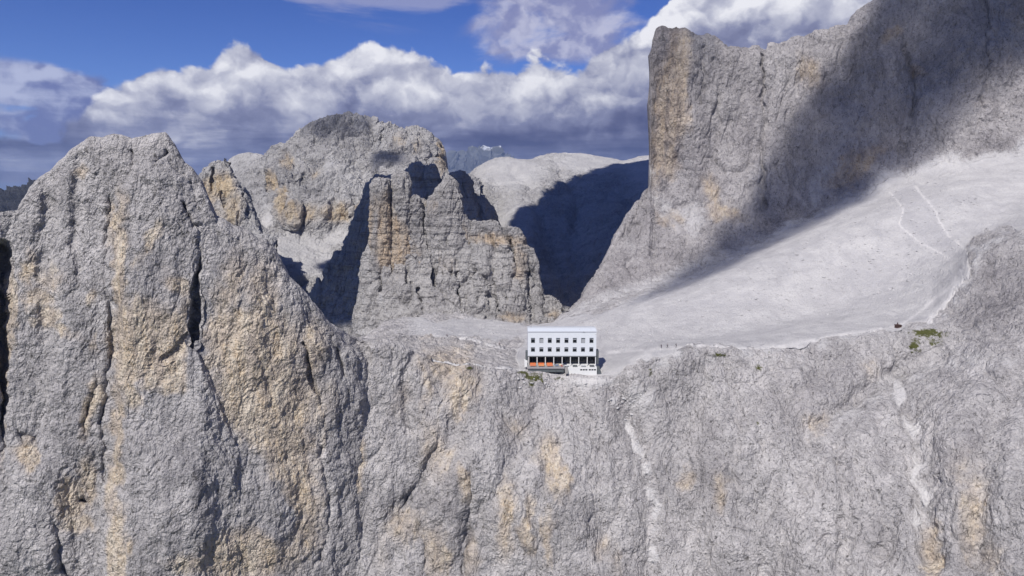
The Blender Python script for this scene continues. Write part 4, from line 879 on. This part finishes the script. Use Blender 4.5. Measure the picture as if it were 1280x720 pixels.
big = W.noise(cvec(9, 13, 3), 1, 9, .55, .25)
wn = W.new('ShaderNodeTexNoise'); W.l.new(cvec(22, 26), wn.inputs['Vector']); wn.inputs['Scale'].default_value = .9; wn.inputs['Detail'].default_value = 5
warp = W.vm('MULTIPLY', W.vm('SUBTRACT', wn.outputs['Color'], (.5, .5, .5)), (1.7, 1.7, 1.7))
def lumps(ox, oy):   # rounded billows
    q2 = W.vm('ADD', cvec(22, 26, ox, oy), warp)
    n = W.new('ShaderNodeTexVoronoi', feature='F1'); W.l.new(q2, n.inputs['Vector']); n.inputs['Scale'].default_value = .42; n.inputs['Detail'].default_value = 2; n.inputs['Roughness'].default_value = .55
    f = W.noise(q2, .55, 6, .55)
    return W.m('ADD', W.m('MULTIPLY', W.m('SUBTRACT', 1., n.outputs['Distance']), .5), W.m('MULTIPLY', f, .7))
L0, L1 = lumps(0, 0), lumps(-.22, .42)
lit = W.m('MULTIPLY', W.m('SUBTRACT', L0, L1), 1.15)
h = W.m('SUBTRACT', T1, te)                                           # depth below the cloud tops
edge = W.m('ADD', h, W.m('MULTIPLY', W.m('SUBTRACT', L0, .62), .06))
m1 = W.ss(edge, -.001, .008)
# colour of the bank: white heads, blue grey bellies, long flat layers low down
lay = W.noise(cvec(3.4, 26, 7), 1, 8, .55, .25); lay2 = W.noise(cvec(5, 60, 17), 1, 5, .6, .3)
low = W.ss(te, .125, .035)
dark = W.m('ADD', W.ss(W.m('ADD', h, W.m('MULTIPLY', W.m('SUBTRACT', big, .5), .22)), .035, .13), W.m('MULTIPLY', low, .35))
br = W.m('ADD', W.m('SUBTRACT', .84, W.m('MULTIPLY', dark, .42)), lit)
br = W.m('ADD', br, W.m('MULTIPLY', W.m('SUBTRACT', big, .5), 1.5))
br_low = W.m('ADD', W.m('MULTIPLY', W.m('SUBTRACT', lay, .5), 2.4), W.m('ADD', .36, W.m('MULTIPLY', lit, .6)))
bm_ = W.new('ShaderNodeMix', data_type='FLOAT'); W.put(bm_.inputs[0], W.ss(W.m('ADD', te, W.m('MULTIPLY', W.m('SUBTRACT', big, .5), .08)), .098, .062)); W.put(bm_.inputs[2], br); W.put(bm_.inputs[3], br_low)
brf = W.m('MAXIMUM', W.m('MINIMUM', bm_.outputs[0], 1.), 0.)
rp = W.new('ShaderNodeValToRGB'); W.l.new(brf, rp.inputs[0]); e = rp.color_ramp.elements
e[0].position = 0; e[0].color = rgb(.05, .058, .145); e[1].position = 1; e[1].color = rgb(.78, .78, .82)
for p_, c_ in ((.25, (.11, .12, .225)), (.5, (.22, .235, .36)), (.75, (.47, .48, .57))):
    x = e.new(p_); x.color = rgb(*c_)
# thin high veils and the dark left layers
v1 = W.noise(cvec(4, 17, 31), 1, 9, .6, .5)
band = lambda py0, py1, s0: W.m('MULTIPLY', W.ss(te, adir(640, py0)[1], adir(640, py0)[1]+s0), W.ss(te, adir(640, py1)[1], adir(640, py1)[1]-s0))
vtop = W.m('MULTIPLY', W.ss(te, .222, .262), W.m('MULTIPLY', W.ss(az, -.44, -.34), W.ss(az, -.03, -.12)))
mv1 = W.m('MULTIPLY', W.ss(W.m('ADD', v1, W.m('MULTIPLY', vtop, .42)), .58, .80), W.ss(te, .2, .24))
vr = W.m('MULTIPLY', W.m('MULTIPLY', W.ss(te, .155, .19), 1.), W.m('MULTIPLY', W.ss(az, -.10, .02), W.ss(az, .26, .10)))
mv2 = W.ss(W.m('ADD', W.noise(cvec(7, 15, 51), 1, 9, .58, .4), W.m('MULTIPLY', vr, .33)), .58, .80)
mv2 = W.m('MULTIPLY', mv2, W.ss(vr, 0, .4))
ll = W.m('MULTIPLY', W.ss(az, -.46, -.56), W.m('MULTIPLY', W.ss(te, .155, .12), W.ss(te, .0, .03)))
m3 = W.m('MULTIPLY', W.ss(W.m('ADD', W.m('ADD', W.m('MULTIPLY', big, .6), W.m('MULTIPLY', lay, .4)), W.m('MULTIPLY', ll, .22)), .56, .66), W.ss(ll, 0, .5))
bluer = W.mix(W.ss(te, .0, .30), rgb(.48, .60, .93), rgb(.31, .44, .86))
skyc = W.mix(1., sky.outputs[0], bluer, 'MULTIPLY')
lowf = W.ss(te, .09, .0)
skyc = W.mix(W.m('MULTIPLY', lowf, .75), skyc, rgb(.75, 1.5, 3.6))
K = 10.
def cc(r, g, b): return rgb(r*K, g*K, b*K)
out = W.mix(W.m('MULTIPLY', mv1, .62), skyc, cc(.34, .35, .52))
vcol = W.mix(W.ss(lit, -.12, .2), cc(.24, .25, .42), cc(.52, .52, .64))
out = W.mix(W.m('MULTIPLY', mv2, .85), out, vcol)
cbank = W.new('ShaderNodeVectorMath', operation='SCALE'); W.l.new(rp.outputs[0], cbank.inputs[0]); cbank.inputs[3].default_value = K
out = W.mix(W.m('MULTIPLY', m3, .9), out, W.mix(W.ss(W.m('ADD', lit, W.m('MULTIPLY', W.m('SUBTRACT', lay, .5), .8)), -.15, .25), cc(.13, .15, .33), cc(.45, .48, .64)))
low_gap = W.m('MULTIPLY', W.ss(lay2, .50, .66), W.ss(te, .035, .012))
mm = W.m('MULTIPLY', m1, W.m('SUBTRACT', 1., W.m('MULTIPLY', low_gap, .8)))
mm = W.m('MULTIPLY', mm, W.ss(te, -.01, .006))
out = W.mix(mm, out, cbank.outputs[0])
W.l.new(out, bg.inputs[0]); bg.inputs[1].default_value = .1
w.cycles.sampling_method = 'MANUAL'; w.cycles.sample_map_resolution = 256
#==ENDWORLD==
vs = scn.view_settings; vs.view_transform = 'Standard'; vs.look = 'None'; vs.exposure = .22; vs.gamma = 1; vs.use_curve_mapping = False
